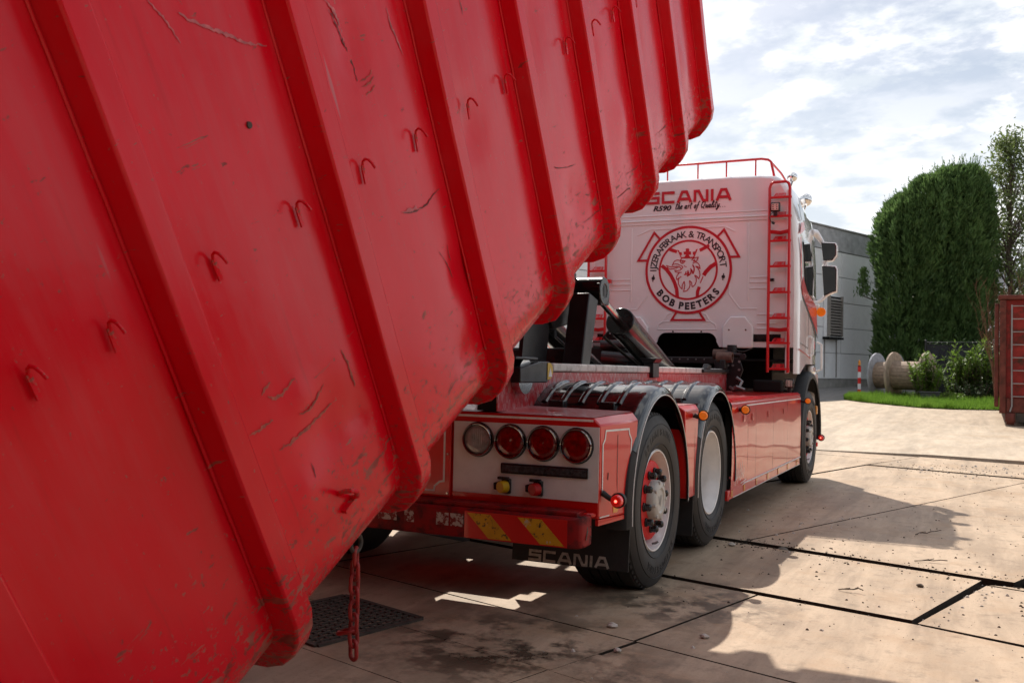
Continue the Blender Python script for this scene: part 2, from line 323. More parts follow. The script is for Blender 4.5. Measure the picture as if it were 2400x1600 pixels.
# yard surface: dust-covered tan plates, dark wet stains
def yard(name, c0, c1, stains):
    m, t, b = mat(name); N = NT(t); g = t.nodes.new('ShaderNodeNewGeometry').outputs['Position']
    n1 = N.noise(.9, 5, .62, co=g); s1 = N.noise(4.5, 5, .72, co=N.mapping((1, .16, 1), rot=(0, 0, R_(72)), co=g), dist=.3); n3 = N.noise(8, 6, .74, co=g)
    c = N.mix(N.ramp(n1, .32, .68), c0, c1); c = N.mix(N.math('MULTIPLY', N.ramp(s1, .40, .62), .6), c, tuple(q*1.30 for q in c1)); c = N.mix(N.math('MULTIPLY', N.ramp(N.noise(2.1, 4, .7, co=g), .50, .66), .45), c, (c1[0]*.85, c1[1]*.72, c1[2]*.58)); c = N.mix(N.math('MULTIPLY', N.ramp(n3, .53, .70), .5), c, tuple(q*.50 for q in c0))
    tr_ = N.noise(1.6, 5, .7, co=N.mapping((1, .07, 1), rot=(0, 0, R_(-68)), co=g), dist=.25); c = N.mix(N.math('MULTIPLY', N.ramp(tr_, .52, .66), .38), c, tuple(q*.62 for q in c0))
    gt = N.ramp(N.noise(95, 3, .75, co=g), .58, .70); c = N.mix(N.math('MULTIPLY', gt, .42), c, tuple(q*.40 for q in c0))
    ro = N.math('MULTIPLY_ADD', n1, .30, .42)
    if stains:
        xx = N.xyz(g)
        def blob(cx, cy, r, soft):
            d = N.math('SQRT', N.math('ADD', N.math('POWER', N.math('SUBTRACT', xx[0], cx), 2), N.math('POWER', N.math('SUBTRACT', xx[1], cy), 2)))
            return N.ramp(d, max(0, r-soft), r, (1,1,1,1), (0,0,0,1))
        st = N.math('MAXIMUM', blob(.95, -1.55, .85, .6), N.math('MULTIPLY', blob(1.45, -.35, .75, .5), .85))
        st = N.math('MAXIMUM', st, N.math('MULTIPLY', blob(1.7, -1.9, .7, .6), .75))
        w = N.math('MULTIPLY', st, N.ramp(N.noise(3.4, 6, .72, co=g), .46, .56)); c = N.mix(N.math('MULTIPLY', w, .88), c, (.035, .025, .018)); ro = N.math('MULTIPLY_ADD', w, -.30, ro)
    N.lk(c, b.inputs['Base Color']); N.lk(ro, b.inputs['Roughness']); b.inputs['Specular IOR Level'].default_value = .25
    N.bump(N.noise(60, 3, .7, co=g), .35, .004, b); return m
mt['yard'] = yard('dusty_steel_plate', (.30, .215, .145), (.45, .338, .238), True)
mt['yard2'] = yard('dusty_yard', (.38, .298, .22), (.48, .39, .295), False)
mt['asphalt'] = yard('grey_asphalt', (.13, .125, .12), (.19, .18, .17), False)
mt['dirt'] = yard('dirt_under_plates', (.035, .026, .02), (.06, .045, .033), False)
def leafmat(name, c0, c1, c2, sc, tr=.25):
    m, t, b = mat(name); N = NT(t); g = t.nodes.new('ShaderNodeNewGeometry').outputs['Position']
    c = N.mix(N.ramp(N.noise(sc, 4, co=g), .3, .7), c0, c1); c = N.mix(N.math('MULTIPLY', N.ramp(N.noise(sc*6, 3, co=g), .5, .75), .6), c, c2); N.lk(c, b.inputs['Base Color'])
    b.inputs['Roughness'].default_value = .5; b.inputs['Specular IOR Level'].default_value = .3
    tl = t.nodes.new('ShaderNodeBsdfTranslucent'); N.lk(c, tl.inputs[0]); ms = t.nodes.new('ShaderNodeMixShader'); ms.inputs[0].default_value = tr
    o = [q for q in t.nodes if q.type == 'OUTPUT_MATERIAL'][0]; N.lk(b.outputs[0], ms.inputs[1]); N.lk(tl.outputs[0], ms.inputs[2]); N.lk(ms.outputs[0], o.inputs[0]); return m
mt['conifer'] = leafmat('conifer_foliage', (.05, .10, .032), (.14, .235, .07), (.22, .31, .10), 1.1, .42)
mt['decid'] = leafmat('tree_foliage', (.10, .14, .04), (.17, .22, .07), (.26, .30, .12), 1.2, .5)
mt['laurel'] = leafmat('laurel_foliage', (.09, .16, .025), (.16, .26, .04), (.28, .38, .08), 2.2, .45)
mt['ivy'] = leafmat('ivy_foliage', (.03, .055, .02), (.05, .085, .028), (.09, .13, .045), 2, .2)
mt['grass'] = leafmat('grass_blades', (.11, .22, .022), (.17, .31, .04), (.25, .38, .07), 1.5, .5)

# ================================================================== GROUND
ys = [-40, -20, -12, -8, -6, -4, -2, 0, 2, 4, 6, 8, 10, 12, 14, 17, 20, 24, 28, 33, 40, 50, 60, 80, 110, 160, 240, 400, 700]
xs = [-500, -200, -80, -40, -20, -10, -5, 0, 3, 6, 10, 15, 25, 45, 100, 250, 600]
def gclamp(y): return gz(min(y, 48))
ground = MB().grid([[(x, y, gclamp(y)-.055) for x in xs] for y in ys]).build('ground', mt['dirt'], smooth=False); tag(ground, kind='structure')
mt['edge'] = simple('dark_plate_edge', (.040, .028, .02), .8, var=.4, vs=20, spec=.2)
SLABS = []
def slab(poly, top, th=.045, seed=0):
    rnd = random.Random(seed+3); tilt = [rnd.uniform(-.0015, .0015) for _ in poly]
    cxm = sum(q[0] for q in poly)/len(poly); cym = sum(q[1] for q in poly)/len(poly)
    def ins(q):
        d_ = Vector((cxm-q[0], cym-q[1])); d_ = d_.normalized()*.0045; return (q[0]+d_.x, q[1]+d_.y)
    poly = [ins(q) for q in poly]
    mb = MB(); up = [Vector((p[0], p[1], gclamp(p[1])+top+tq)) for p, tq in zip(poly, tilt)]
    k = len(up); mb.add(up+[p-Vector((0, 0, th)) for p in up], [tuple(range(k)), tuple(range(2*k-1, k-1, -1))]+[(i, (i+1) % k, k+(i+1) % k, k+i) for i in range(k)])
    o = mb.build('ground_slab', mt['yard'], ground, smooth=False); o.data.materials.append(mt['edge'])
    for f_ in o.data.polygons:
        if f_.normal.z < .5: f_.material_index = 1
    return o
slabs = [
    # near row below the thin joint, and the two rows up to the raised plate
    ([(1.30,-1.79),(1.478,-1.205),(-.80,-.50),(-1.0,-1.10)], .0), ([(1.315,-1.80),(1.49,-1.21),(3.9,-1.98),(3.7,-2.6)], .0),
    ([(-3.2,.20),(-3.4,-.36),(-1.015,-1.095),(-.815,-.49)], .0),
    ([(1.47,-1.195),(1.79,.055),(-.42,.683),(-.80,-.485)], .0), ([(1.476,-1.197),(1.795,.052),(2.625,-.185),(4.6,-.95),(3.9,-1.965)], .0),
    ([(2.645,-.175),(2.975,1.00),(5.2,.25),(4.7,-.92)], .004), ([(-3.1,.25),(-.82,-.465),(-.44,.64),(-2.8,1.35)], .0),
    # raised plate in front of the rear wheel
    ([(-.42,.70),(2.625,-.165),(2.955,1.10),(-.1,2.05)], .014),
    ([(2.985,1.02),(5.2,.28),(5.6,1.0),(3.2,1.03)], .006),
    # long strips beyond
    ([(1.40,1.64),(3.13,1.07),(3.46,2.0),(5.35,7.1),(3.60,7.70)], .027), ([(-.15,2.12),(1.375,1.66),(3.575,7.70),(1.60,8.36)], .022),
    ([(-2.2,2.8),(-.17,2.13),(1.575,8.36),(1.90,9.2),(-.1,9.9)], .03), ([(3.19,1.06),(5.6,1.02),(7.6,6.3),(5.38,7.1)], .029),
    ([(1.63,8.38),(3.62,7.72),(4.2,9.42),(2.2,9.98)], .034), ([(3.65,7.71),(7.6,6.35),(8.3,8.4),(4.24,9.40)], .03),
    ([(-.08,9.95),(1.90,9.24),(2.17,9.99),(.2,10.25)], .028),
]
# old concrete around the plates
y0 = -2.0
slabs += [([(-6,-9),(9,-9),(9,-3.6),(-6,.6)], -.002)]
for e in [([(1.29,-1.80),(-1.02,-1.11),(-3.42,-.37),(-6,.42),(-6,-.2),(1.14,-2.32)], .0), ([(1.155,-2.33),(1.305,-1.805),(3.7,-2.61),(9,-4.2),(9,-3.4-1.3)], .0)]: slabs.append(e)
slabs += [([(4.72,-.93),(3.92,-1.98),(3.72,-2.6),(9,-4.1),(9,-2.2)], -.002), ([(5.22,.26),(4.72,-.91),(9,-2.15),(9,-.9)], .0), ([(5.62,1.0),(5.22,.29),(9,-.85),(9,4),(7.62,6.3)], .02),
          ([(-6,.46),(-3.2,-.34),(-2.85,1.35),(-2.2,2.75),(-.15,9.95),(-6,11)], .02), ([(7.62,6.33),(9,4.1),(9,9),(8.32,8.4)], .02)]
for i, (p, zt) in enumerate(slabs): slab(p, zt, seed=i); SLABS.append((p, zt))
def slab_z(x, y):
    for p, zt in SLABS:
        c_ = False; j = len(p)-1
        for i in range(len(p)):
            if (p[i][1] > y) != (p[j][1] > y) and x < (p[j][0]-p[i][0])*(y-p[i][1])/(p[j][1]-p[i][1])+p[i][0]: c_ = not c_
            j = i
        if c_: return gclamp(y)+zt
    return gclamp(y)-.01
# far yard, a little higher, its front edge throws a thin dark line
fe = [(-14, 11.6), (-6, 11.05), (.2, 10.30), (.79, 10.26), (2.37, 10.12), (3.55, 9.72), (5.0, 9.5), (9.2, 8.9), (18, 7.0), (60, 4)]
lift = [.03, .03, .03, .034, .06, .075, .075, .05, .03, .03]
rows = []
for f_ in [0, .04, .1, .2, .35, .6, 1]:
    rows.append([(p[0], p[1]+(34-p[1])*f_, gclamp(p[1]+(34-p[1])*f_)+lift[i]*(1-f_)**6+.004*(f_ > 0)) for i, p in enumerate(fe)])
mbf = MB().grid(rows); kk = len(fe); mbf.add([(p[0], p[1], p[2]) for p in rows[0]]+[(p[0], p[1]+.004, -.05) for p in rows[0]], [(i, i+1, kk+i+1, kk+i) for i in range(kk-1)])
tag(mbf.build('yard_pavement', mt['yard2'], smooth=False), kind='structure')
rows = [[(9+(x-9)*1, y, gclamp(y)+.002) for x in (9, 14, 30, 60)] for y in (-30, -10, -4, 0, 4, 7.2)]
tag(MB().grid(rows).build('yard_pavement', mt['yard2'], smooth=False), kind='structure')
rows = [[(x, y, gclamp(y)+.002) for x in (-60, -30, -14, -6.02)] for y in (-30, -10, 0, 6, 11.1)]
tag(MB().grid(rows).build('yard_pavement', mt['yard2'], smooth=False), kind='structure')
rd = [[(x0+(x1-x0)*q, y, gclamp(y)+.016) for q in (0, .3, .6, 1)] for y, x0, x1 in ((25.2, -30, -2.6), (26.9, -28, -1.35), (28.4, -28, -.9), (30, -28, -.3), (34, -28, 2), (44, -28, 9), (70, -28, 40))]
tag(MB().grid(rd).build('road', mt['asphalt'], smooth=False), kind='structure')

# drain grate in the yard
gr = empty('drain_grate', (0, 0, .0)); tag(gr, 'dark cast iron drain grate set in the shaded concrete behind the chain', 'drain grate')
ga = [Vector((-.20, -1.16)), Vector((.41, -1.36)), Vector((.25, -2.0)), Vector((-.36, -1.80))]
def gq(u, v): 
    a = ga[0].lerp(ga[1], u); b_ = ga[3].lerp(ga[2], u); return a.lerp(b_, v)
fr = MB(); 
for (u0_, v0_), (u1_, v1_) in (((0,0),(1,0)),((1,0),(1,1)),((1,1),(0,1)),((0,1),(0,0))):
    a = gq(u0_, v0_); b_ = gq(u1_, v1_); fr.beam((a.x, a.y, .004), (b_.x, b_.y, .004), .03, .022)
fr.build('frame', mt['iron'], gr)
for i in range(1, 14):
    a = gq(i/14, 0); b_ = gq(i/14, 1); MB().beam((a.x, a.y, .006), (b_.x, b_.y, .006), .014, .016).build('bar', mt['iron'], gr)
for i in range(1, 12):
    a = gq(0, i/12); b_ = gq(1, i/12); MB().beam((a.x, a.y, .0045), (b_.x, b_.y, .0045), .014, .016).build('cross_bar', mt['iron'], gr)

# ================================================================== CONTAINER
TILT = .5146
ct = empty('hooklift_container', (0, -3.3195, .5388), (TILT, 0, 0))
tag(ct, 'big tilted red steel roll-off container with vertical ribs and tarp hooks, its front raised', 'container')
XP, XO, S0, S1, HT, SP = 1.17, 1.24, -.80, 5.13, 2.55, .7333
RC = .13; CX = XP-RC; CH = .085           # rounded lower corner of the side plate
def plate_path(off=0, n=7):
    r = RC+off; pts = [(CX+r, h) for h in (HT, 2.2, 1.95, 1.7, 1.5, 1.35, 1.2, 1.05, .9, .75, .6, .48, .36, .26, .17, CH)]
    return pts+[(CX+r*cos(t), CH-r*sin(t)) for t in [PI/2*i/n for i in range(1, n+1)]]+[(.75, CH-r)]
DENT = [(.98, 1.36, .07, -.016), (1.0, 1.46, .05, -.014), (1.62, .95, .10, -.020), (.42, 1.32, .03, .010), (.36, .42, .10, -.014), (.18, .30, .06, .010), (.52, .38, .05, -.014), (.30, .55, .05, .010),
        (2.55, .35, .12, -.018), (3.0, .95, .14, -.016), (3.35, .5, .12, .014), (3.7, .85, .14, -.018), (4.4, .9, .12, -.016), (4.7, .5, .14, .014), (1.35, .50, .09, -.015), (1.25, .2, .08, -.012), (-.3, .7, .25, -.012), (2.3, 1.2, .15, -.014)]
def dentx(s_, h):
    d = .0035*mnoise.noise(Vector((s_*2.2, h*1.7, 3.1)))+.0018*mnoise.noise(Vector((s_*6, h*5, 9)))
    for a, b_, r, q in DENT:
        k = ((s_-a)**2+(h-b_)**2)/(r*r)
        if k < 6: d += q*math.exp(-k)
    return d
base = plate_path()
fine_path = []
for (a, h), (a2, h2) in zip(base[:-1], base[1:]):
    m_ = 3 if a == a2 else 1
    for q in range(m_): fine_path.append((a+(a2-a)*q/m_, h+(h2-h)*q/m_))
fine_path.append(base[-1])
edges = [S0]+[k*SP-.045 for k in range(8)]
for e0, e1 in zip(edges[:-1], edges[1:]):
    P = []
    for (x, h) in fine_path:
        row = []
        for i in range(17):
            s_ = e0+(e1-e0)*i/16; edge = min(1, min(i, 16-i)/2.5); dx = dentx(s_, h)*edge*(1 if h > .1 else .4)+.005*sin(PI*i/16)*(1 if h > .1 else 0)
            row.append((x+dx, s_, h))
        P.append(row)
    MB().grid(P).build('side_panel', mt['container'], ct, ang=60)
rp0 = [(XP-.004, h) for h in (HT-.05, 1.6, 1.0, .5, .16)]
for k in range(8):
    s_ = k*SP; mb = MB(); rings = []; rn = random.Random(k)
    outp = [(XO, HT-.05), (XO, 1.6), (XO, 1.0), (XO, .5), (XO, .065)]+[(XO-.018, .0), (XO-.055, -.055), (XO-.105, -.098), (XO-.17, -.118), (XO-.30, -.118), (.70, -.118)]
    inp = [(XP-.006, h) for h in (HT-.05, 1.6, 1.0, .5, .10)]+[(XP-.012, .05), (XP-.04, .0), (XP-.08, -.03), (XP-.15, -.042), (XP-.30, -.042), (.70, -.042)]
    for (xo, ho), (xi, hi) in zip(outp, inp):
        j = rn.uniform(-.004, .004)
        rings.append([(xi, s_-.100, hi), (xo+j, s_-.085, ho), (xo+j, s_-.004, ho), (xi, s_+.012, hi)])
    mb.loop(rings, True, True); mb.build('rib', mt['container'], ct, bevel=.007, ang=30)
    # weld bead at the foot of the rib
    MB().tube([(XP+.004+.003*mnoise.noise(Vector((h*9, k, 0))), s_-.103, h) for h in [HT-.1-(HT-.25)*i/30 for i in range(31)]], .005, 6).build('weld_bead', mt['container'], ct)
# rear frame post, top rail, floor, walls that close the body
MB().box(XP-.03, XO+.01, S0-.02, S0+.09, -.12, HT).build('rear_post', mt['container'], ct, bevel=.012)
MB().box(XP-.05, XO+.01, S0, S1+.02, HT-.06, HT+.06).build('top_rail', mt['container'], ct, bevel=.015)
MB().box(-XP, .76, S0, S1, -.062, -.046).build('floor_plate', mt['container'], ct)
MB().box(-XP-.01, -XP+.01, S0, S1, -.04, HT).build('far_side_wall', mt['container'], ct)
MB().box(-XP+.012, XP-.012, S1-.05, S1-.03, -.03, HT).build('front_wall', mt['container'], ct)
MB().box(-XP+.012, XP-.035, S0+.01, S0+.03, -.03, HT).build('rear_door', mt['container'], ct)
for sx in (-.53, .53):
    MB().box(sx-.06, sx+.06, S0+.1, S1, -.24, -.066).build('floor_beam', mt['container'], ct, bevel=.01)
for k in range(8): MB().box(-.46, .46, k*SP-.06, k*SP, -.16, -.064).build('cross_member', mt['under_black'], ct)
for sx in (-.85, .85): MB().cyl((sx-.1, S0+.22, -.16), (sx+.1, S0+.22, -.16), .09, n=20).build('ground_roller', mt['iron'], ct)
# tarp hooks
def hook_mesh(bend=1.0, rod=True):
    mb = MB().beam((.006, 0, -.085), (.006, 0, .012), .022, .010, up=(1, 0, 0))
    if rod: mb.tube([(.006, 0, -.03), (.007, 0, .012), (.014, .001, .032), (.030, .003, .043), (.048, .006, .036*bend), (.062, .009, .016*bend), (.074, .012, -.010*bend)], .0075, 8)
    return mb
hs = [(-.451, 1.08), (-.229, 1.072), (.136, 1.08), (.506, 1.079), (.867, 1.082), (1.217, 1.076), (1.633, 1.07), (1.989, 1.074), (2.709, 1.071), (3.092, 1.076), (3.429, 1.078), (3.85, 1.076), (4.22, 1.076), (4.6, 1.076), (4.95, 1.076)]
hk0 = hook_mesh().build('tarp_hook', mt['container'], ct)
hk0.location = (XP+.010, hs[0][0], hs[0][1]-.028); hk0.scale = (.60, .58, .60)
for i, (a, h) in enumerate(hs[1:]):
    o = dup(hk0, ct, loc=(XP+.010, a, h-.028), rot=(R_(random.uniform(-7, 7)), 0, R_(random.uniform(-10, 10))))
o = hook_mesh(rod=False).build('tarp_hook', mt['container'], ct); o.location = (XP+.010, 2.29, 1.05)
lp = MB().tube([(.0, -.02, .0), (.02, -.02, .01), (.045, -.015, .012), (.05, 0, 0), (.03, .022, -.035), (.0, .03, -.05)], .008, 8).beam((.004, -.03, -.06), (.004, .035, -.055), .02, .01).build('tarp_hook', mt['container'], ct); lp.location = (XP+.008, .33, .22)
MB().cyl((XP-.01, .419, 1.318), (XP+.016, .419, 1.318), .012, .009, n=10).build('bolt', mt['iron'], ct)

# scratches and scuffs with their own shapes, following the sheet
MARKS=[('d', 0.01, [(0.921, 1.524), (0.939, 1.49), (0.957, 1.453), (0.967, 1.416), (0.979, 1.39), (0.991, 1.346), (0.984, 1.321), (0.979, 1.296)]), ('p', 0.007, [(0.22, 1.67), (0.235, 1.644), (0.248, 1.627), (0.263, 1.597), (0.277, 1.56)]), ('p', 0.012, [(0.301, 1.627), (0.335, 1.602), (0.406, 1.566), (0.446, 1.543), (0.489, 1.522), (0.534, 1.503), (0.592, 1.486)]), ('p', 0.014, [(0.911, 1.55), (0.941, 1.527), (0.953, 1.494), (0.98, 1.461), (0.976, 1.42)]), ('p', 0.01, [(1.238, 1.467), (1.239, 1.413), (1.256, 1.361), (1.274, 1.309)]), ('b', 0.008, [(0.994, 1.29), (1.041, 1.294), (1.067, 1.308)]), ('b', 0.008, [(0.991, 1.273), (1.039, 1.275), (1.067, 1.288)]), ('b', 0.008, [(0.999, 1.249), (1.038, 1.252), (1.06, 1.263)]), ('d', 0.008, [(1.036, 0.84), (1.116, 0.818), (1.193, 0.812), (1.26, 0.827), (1.309, 0.831)]), ('p', 0.016, [(1.024, 0.848), (1.092, 0.831), (1.147, 0.817)]), ('b', 0.013, [(0.169, 0.641), (0.191, 0.625), (0.221, 0.617), (0.252, 0.626), (0.288, 0.633)]), ('b', 0.012, [(0.057, 0.586), (0.08, 0.581), (0.109, 0.58), (0.155, 0.575)]), ('b', 0.012, [(0.258, 0.534), (0.293, 0.518), (0.33, 0.524), (0.364, 0.533), (0.399, 0.548)]), ('b', 0.014, [(0.14, 0.487), (0.187, 0.478), (0.23, 0.478), (0.287, 0.471), (0.349, 0.473), (0.413, 0.474)]), ('b', 0.01, [(0.149, 0.659), (0.166, 0.666), (0.193, 0.672)]), ('d', 0.006, [(0.243, 0.375), (0.243, 0.353), (0.237, 0.33)]), ('b', 0.014, [(0.52, 0.598), (0.531, 0.548), (0.533, 0.502), (0.532, 0.465)]), ('d', 0.007, [(1.752, 1.404), (1.759, 1.38), (1.758, 1.35)]), ('d', 0.006, [(1.269, 0.629), (1.266, 0.588), (1.274, 0.568)]), ('d', 0.006, [(2.32, 0.579), (2.388, 0.547), (2.489, 0.519), (2.598, 0.498)]), ('d', 0.006, [(3.264, 0.22), (3.455, 0.192), (3.545, 0.2)]), ('d', 0.006, [(1.201, 0.632), (1.238, 0.567), (1.26, 0.506)]), ('d', 0.006, [(3.038, 0.155), (3.301, 0.133), (3.32, 0.089)]), ('d', 0.005, [(3.889, 0.252), (4.08, 0.243), (4.181, 0.241)]), ('d', 0.005, [(2.591, 0.207), (2.737, 0.196), (2.834, 0.183)])]

mk_m = {'d': simple('dark_scratch', (.13, .03, .025), .8, var=.5, vs=60), 'p': simple('pale_scratch', (.52, .11, .12), .6, var=.4, vs=50), 'b': simple('brown_scuff', (.40, .085, .06), .8, var=.5, vs=60)}
rnm = random.Random(4)
for kd, w_, pts in MARKS:
    P_ = []
    for (a, b_) in zip(pts[:-1], pts[1:]):
        for i in range(5): P_.append(Vector(a).lerp(Vector(b_), i/5)+Vector((rnm.uniform(-1, 1), rnm.uniform(-1, 1)))*w_*.28)
    P_.append(Vector(pts[-1])); L_ = []; R2_ = []
    for i, q in enumerate(P_):
        d_ = (P_[min(i+1, len(P_)-1)]-P_[max(i-1, 0)]).normalized(); n_ = Vector((-d_.y, d_.x)); e_ = w_*.5*(.25+.75*sin(PI*(i+.3)/(len(P_)+.2)))*rnm.uniform(.35, 1.25); L_.append(q+n_*e_); R2_.append(q-n_*e_*rnm.uniform(.5, 1.1))
    def sk_(q):
        h_ = q.y; xs_ = XP if h_ > CH else CX+math.sqrt(max(0, RC*RC-(CH-h_)**2)); ki = min(range(8), key=lambda k_: abs(q.x-(k_*SP-.045))); 
        e0_ = [e for e in zip(edges[:-1], edges[1:]) if e[0] <= q.x <= e[1]]; u_ = .5 if not e0_ else (q.x-e0_[0][0])/(e0_[0][1]-e0_[0][0]); ed_ = min(1, min(u_, 1-u_)*16/2.5)
        return (xs_+dentx(q.x, h_)*ed_+.005*sin(PI*u_)+.0022, q.x, h_)
    MB().grid([[sk_(a) for a in L_], [sk_(a) for a in R2_]]).build('paint_scratch', mk_m[kd], ct, smooth=False, recalc=False)
# hanging chain
ch = empty('hanging_chain', (1.10, -2.95, .70)); tag(ch, 'short red rusty chain hanging from a ring below the container', 'chain')
MB().tube([(.0, .028*cos(t), -.004+.028*sin(t)) for t in [2*PI*i/20 for i in range(20)]], .008, 8, True).build('ring', mt['iron'], ch)
def link_mesh(): 
    a, r = .014, .0165; pts = [(0, r*cos(t), a+r*sin(t)) for t in [PI*i/8 for i in range(9)]]+[(0, -r*cos(t), -a-r*sin(t)) for t in [PI*i/8 for i in range(9)]]
    return MB().tube(pts, .0068, 8, True)
l0 = link_mesh().build('link', mt['chain'], ch); zc_ = -.050
l0.location = (0, .002, zc_); l0.rotation_euler = (0, 0, R_(20))
for i in range(1, 8):
    zc_ -= .0425
    o = dup(l0, ch, loc=(random.uniform(-.002, .002), random.uniform(-.003, .003), zc_), rot=(R_(random.uniform(-5, 5)), R_(random.uniform(-4, 4)), R_(70 if i % 2 else -10)))
dup(l0, ch, loc=(-.022, -.008, -.050-.0425*5.6), rot=(R_(15), R_(74), R_(20)))

# ================================================================== TRUCK
tk = empty('hooklift_truck', (0, 0, 0)); tag(tk, 'red and white three-axle hooklift truck seen from behind with the container above its chassis', 'truck')
# ---------------- chassis
for sx in (-1, 1):
    MB().box(sx*.40-.05, sx*.40+.05, -.86, 6.2, .74, 1.03).build('chassis_rail', mt['under_black'], tk)
    rw = MB()
    for a, b_ in ((-.12, .62), (.624, 1.83), (1.834, 2.9), (2.904, 4.30), (4.45, 4.98)): rw.box(sx*.50-.075, sx*.50+.075, a, b_, 1.252, 1.306)
    rw.build('subframe_rail', mt['rail_white'], tk, bevel=.012)
    MB().box(sx*.50-.06, sx*.50+.06, -.86, 5.05, 1.036, 1.248).build('subframe_beam', mt['under_black'], tk)
    MB().box(sx*.565-.004, sx*.565+.004, -.87, 4.78, 1.034, 1.249).build('checker_side_plate', mt['checker_side'], tk)
for yy in (-.6, .7, 2.4, 4.2): MB().box(-.345, .345, yy-.06, yy+.06, .80, 1.0).build('cross_member', mt['under_black'], tk)
for ya in (0, 1.357): MB().cyl((-1.0, ya, .52), (1.0, ya, .52), .085, n=16).box(-.25, .25, ya-.2, ya+.2, .34, .70).build('axle', mt['under_black'], tk)
MB().box(-1.1, 1.1, 1.95, 4.9, .66, .735).build('belly_shade_plate', mt['under_black'], tk)  # widened past the chassis to block light under the truck
MB().box(-1.15, -.5, 1.9, 4.8, .35, 1.0).build('left_tank', mt['under_black'], tk, bevel=.03)
MB().box(.5, 1.18, 2.1, 4.8, .40, 1.0).build('air_tank', mt['under_black'], tk, bevel=.03)
# bracket on the rail, hook lock, pipe ends
br = MB().box(.52, .60, 1.84, 2.0, 1.215, 1.335); br.prism([(.515, 1.83, 1.335), (.605, 1.83, 1.335), (.63, 1.83, 1.372), (.49, 1.83, 1.372)], (0, .18, 0)).build('rail_bracket', mt['black_metal'], tk, bevel=.006)
lock = empty('container_lock', parent=tk)
MB().box(.52, .60, 3.45, 4.62, 1.262, 1.30).box(.545, .60, 4.30, 4.42, 1.30, 1.40).prism([(.55, 3.55, 1.30), (.55, 3.72, 1.30), (.55, 3.74, 1.335), (.55, 3.6, 1.35)], (.05, 0, 0)).build('lock_arm', mt['black_metal'], lock, bevel=.008)
def ring_tube(c, r, rin, ln, axis=Vector((1, 0, 0))):
    return MB().lathe([(0, rin), (0, r), (ln, r), (ln, rin)], c, 'x', 24, closed=True)
mt['rusty'] = simple('rusty_tube', (.13, .075, .058), .6, .4, var=.3, vs=20)
ring_tube((.50, 4.36, 1.425), .055, .036, .16).build('lock_tube', mt['rusty'], lock)
ring_tube((.40, 4.62, 1.46), .055, .036, .15).build('lock_tube', mt['rusty'], lock)
# rear roller with guard
rl = empty('rear_roller', parent=tk)
MB().cyl((.44, -.62, 1.225), (.62, -.62, 1.225), .10, n=28).build('roller', mt['steel'], rl)
gp = [(.66, -.78, 1.19), (.66, -.42, 1.19), (.66, -.36, 1.21), (.66, -.33, 1.25), (.66, -.34, 1.29), (.66, -.38, 1.312), (.66, -.50, 1.312), (.66, -.78, 1.27)]
MB().prism(gp, (-.06, 0, 0)).build('roller_guard', mt['black_metal'], rl, bevel=.006)
gl_ = MB().prism([(.662, -.415, 1.205), (.662, -.365, 1.215), (.662, -.337, 1.25), (.662, -.343, 1.285), (.662, -.375, 1.305), (.662, -.415, 1.305)], (.002, 0, 0)); gl_.build('warning_sticker', mt['sock_yellow'], rl)
MB().prism([(.6645, -.405, 1.225), (.6645, -.352, 1.225), (.6645, -.378, 1.28)], (.0012, 0, 0)).build('warning_triangle', mt['print_white'], rl)
MB().box(.40, .64, -.80, -.5, 1.318, 1.335).build('roller_bracket', mt['black_metal'], rl, bevel=.006)
# ---------------- hooklift arm and cylinders
for sx in (1, -1):
    X = .35*sx
    arm = MB().prism([(X-.075, .70, 1.20), (X-.075, .86, 1.20), (X-.075, 1.04, 1.78), (X-.075, .86, 1.82)], (.15, 0, 0))
    arm.build('lift_arm', mt['black_metal'], tk, bevel=.01)
    cy = empty('lift_cylinder', parent=tk)
    e = Vector((X, 1.133, 1.852)); g_ = Vector((X, 1.75, 1.654)); d = (g_-e).normalized(); en = g_+d*2.05
    MB().cyl(e+d*.06, g_+d*.02, .034, n=20).build('piston_rod', mt['steel'], cy)
    MB().cyl(g_-d*.02, g_+d*.10, .118, n=32).build('gland_cap', mt['black_plastic'], cy, bevel=.008)
    MB().cyl(g_+d*.10, en, .113, n=32).build('cylinder_barrel', mt['cyl_paint'], cy)
    ring_tube((X-.24*(sx > 0)-.09*(sx < 0), e.y, e.z), .105, .05, .33).build('rod_eye', mt['black_plastic'], cy, bevel=.008)
    MB().cyl((X-.085, e.y, e.z), (X+.082, e.y, e.z), .052, n=20).box(X+.07, X+.088, e.y-.012, e.y+.012, e.z-.035, e.z+.035).build('pivot_pin', mt['black_metal'], cy)
    MB().prism([(X+.06, e.y+.02, e.z+.09), (X+.06, e.y+.12, e.z), (X+.06, e.y+.10, e.z-.10), (X+.06, e.y-.06, e.z-.11), (X+.06, e.y-.10, e.z+.05)], (.025, 0, 0)).build('eye_plate', mt['black_metal'], cy, bevel=.004)
    MB().tube([g_+Vector((-.11*sx, .05, -.07)), g_+Vector((-.14*sx, .0, -.12)), g_+Vector((-.13*sx, .25, -.19)), g_+Vector((-.10*sx, .6, -.30)), g_+Vector((-.10*sx, 1.2, -.46))], .012, 8).build('hydraulic_hose', mt['black_rubber'], cy)
MB().box(-.30, .30, .78, .92, 1.24, 1.42).build('arm_cross_tube', mt['black_metal'], tk, bevel=.02)
MB().beam((0, .98, 2.0), (0, 1.15, 3.3), .22, .26, up=(0, 1, 0)).beam((0, 1.15, 3.3), (0, 1.72, 4.15), .20, .20, up=(0, 1, 0)).build('hook_boom', mt['black_metal'], tk, bevel=.015)
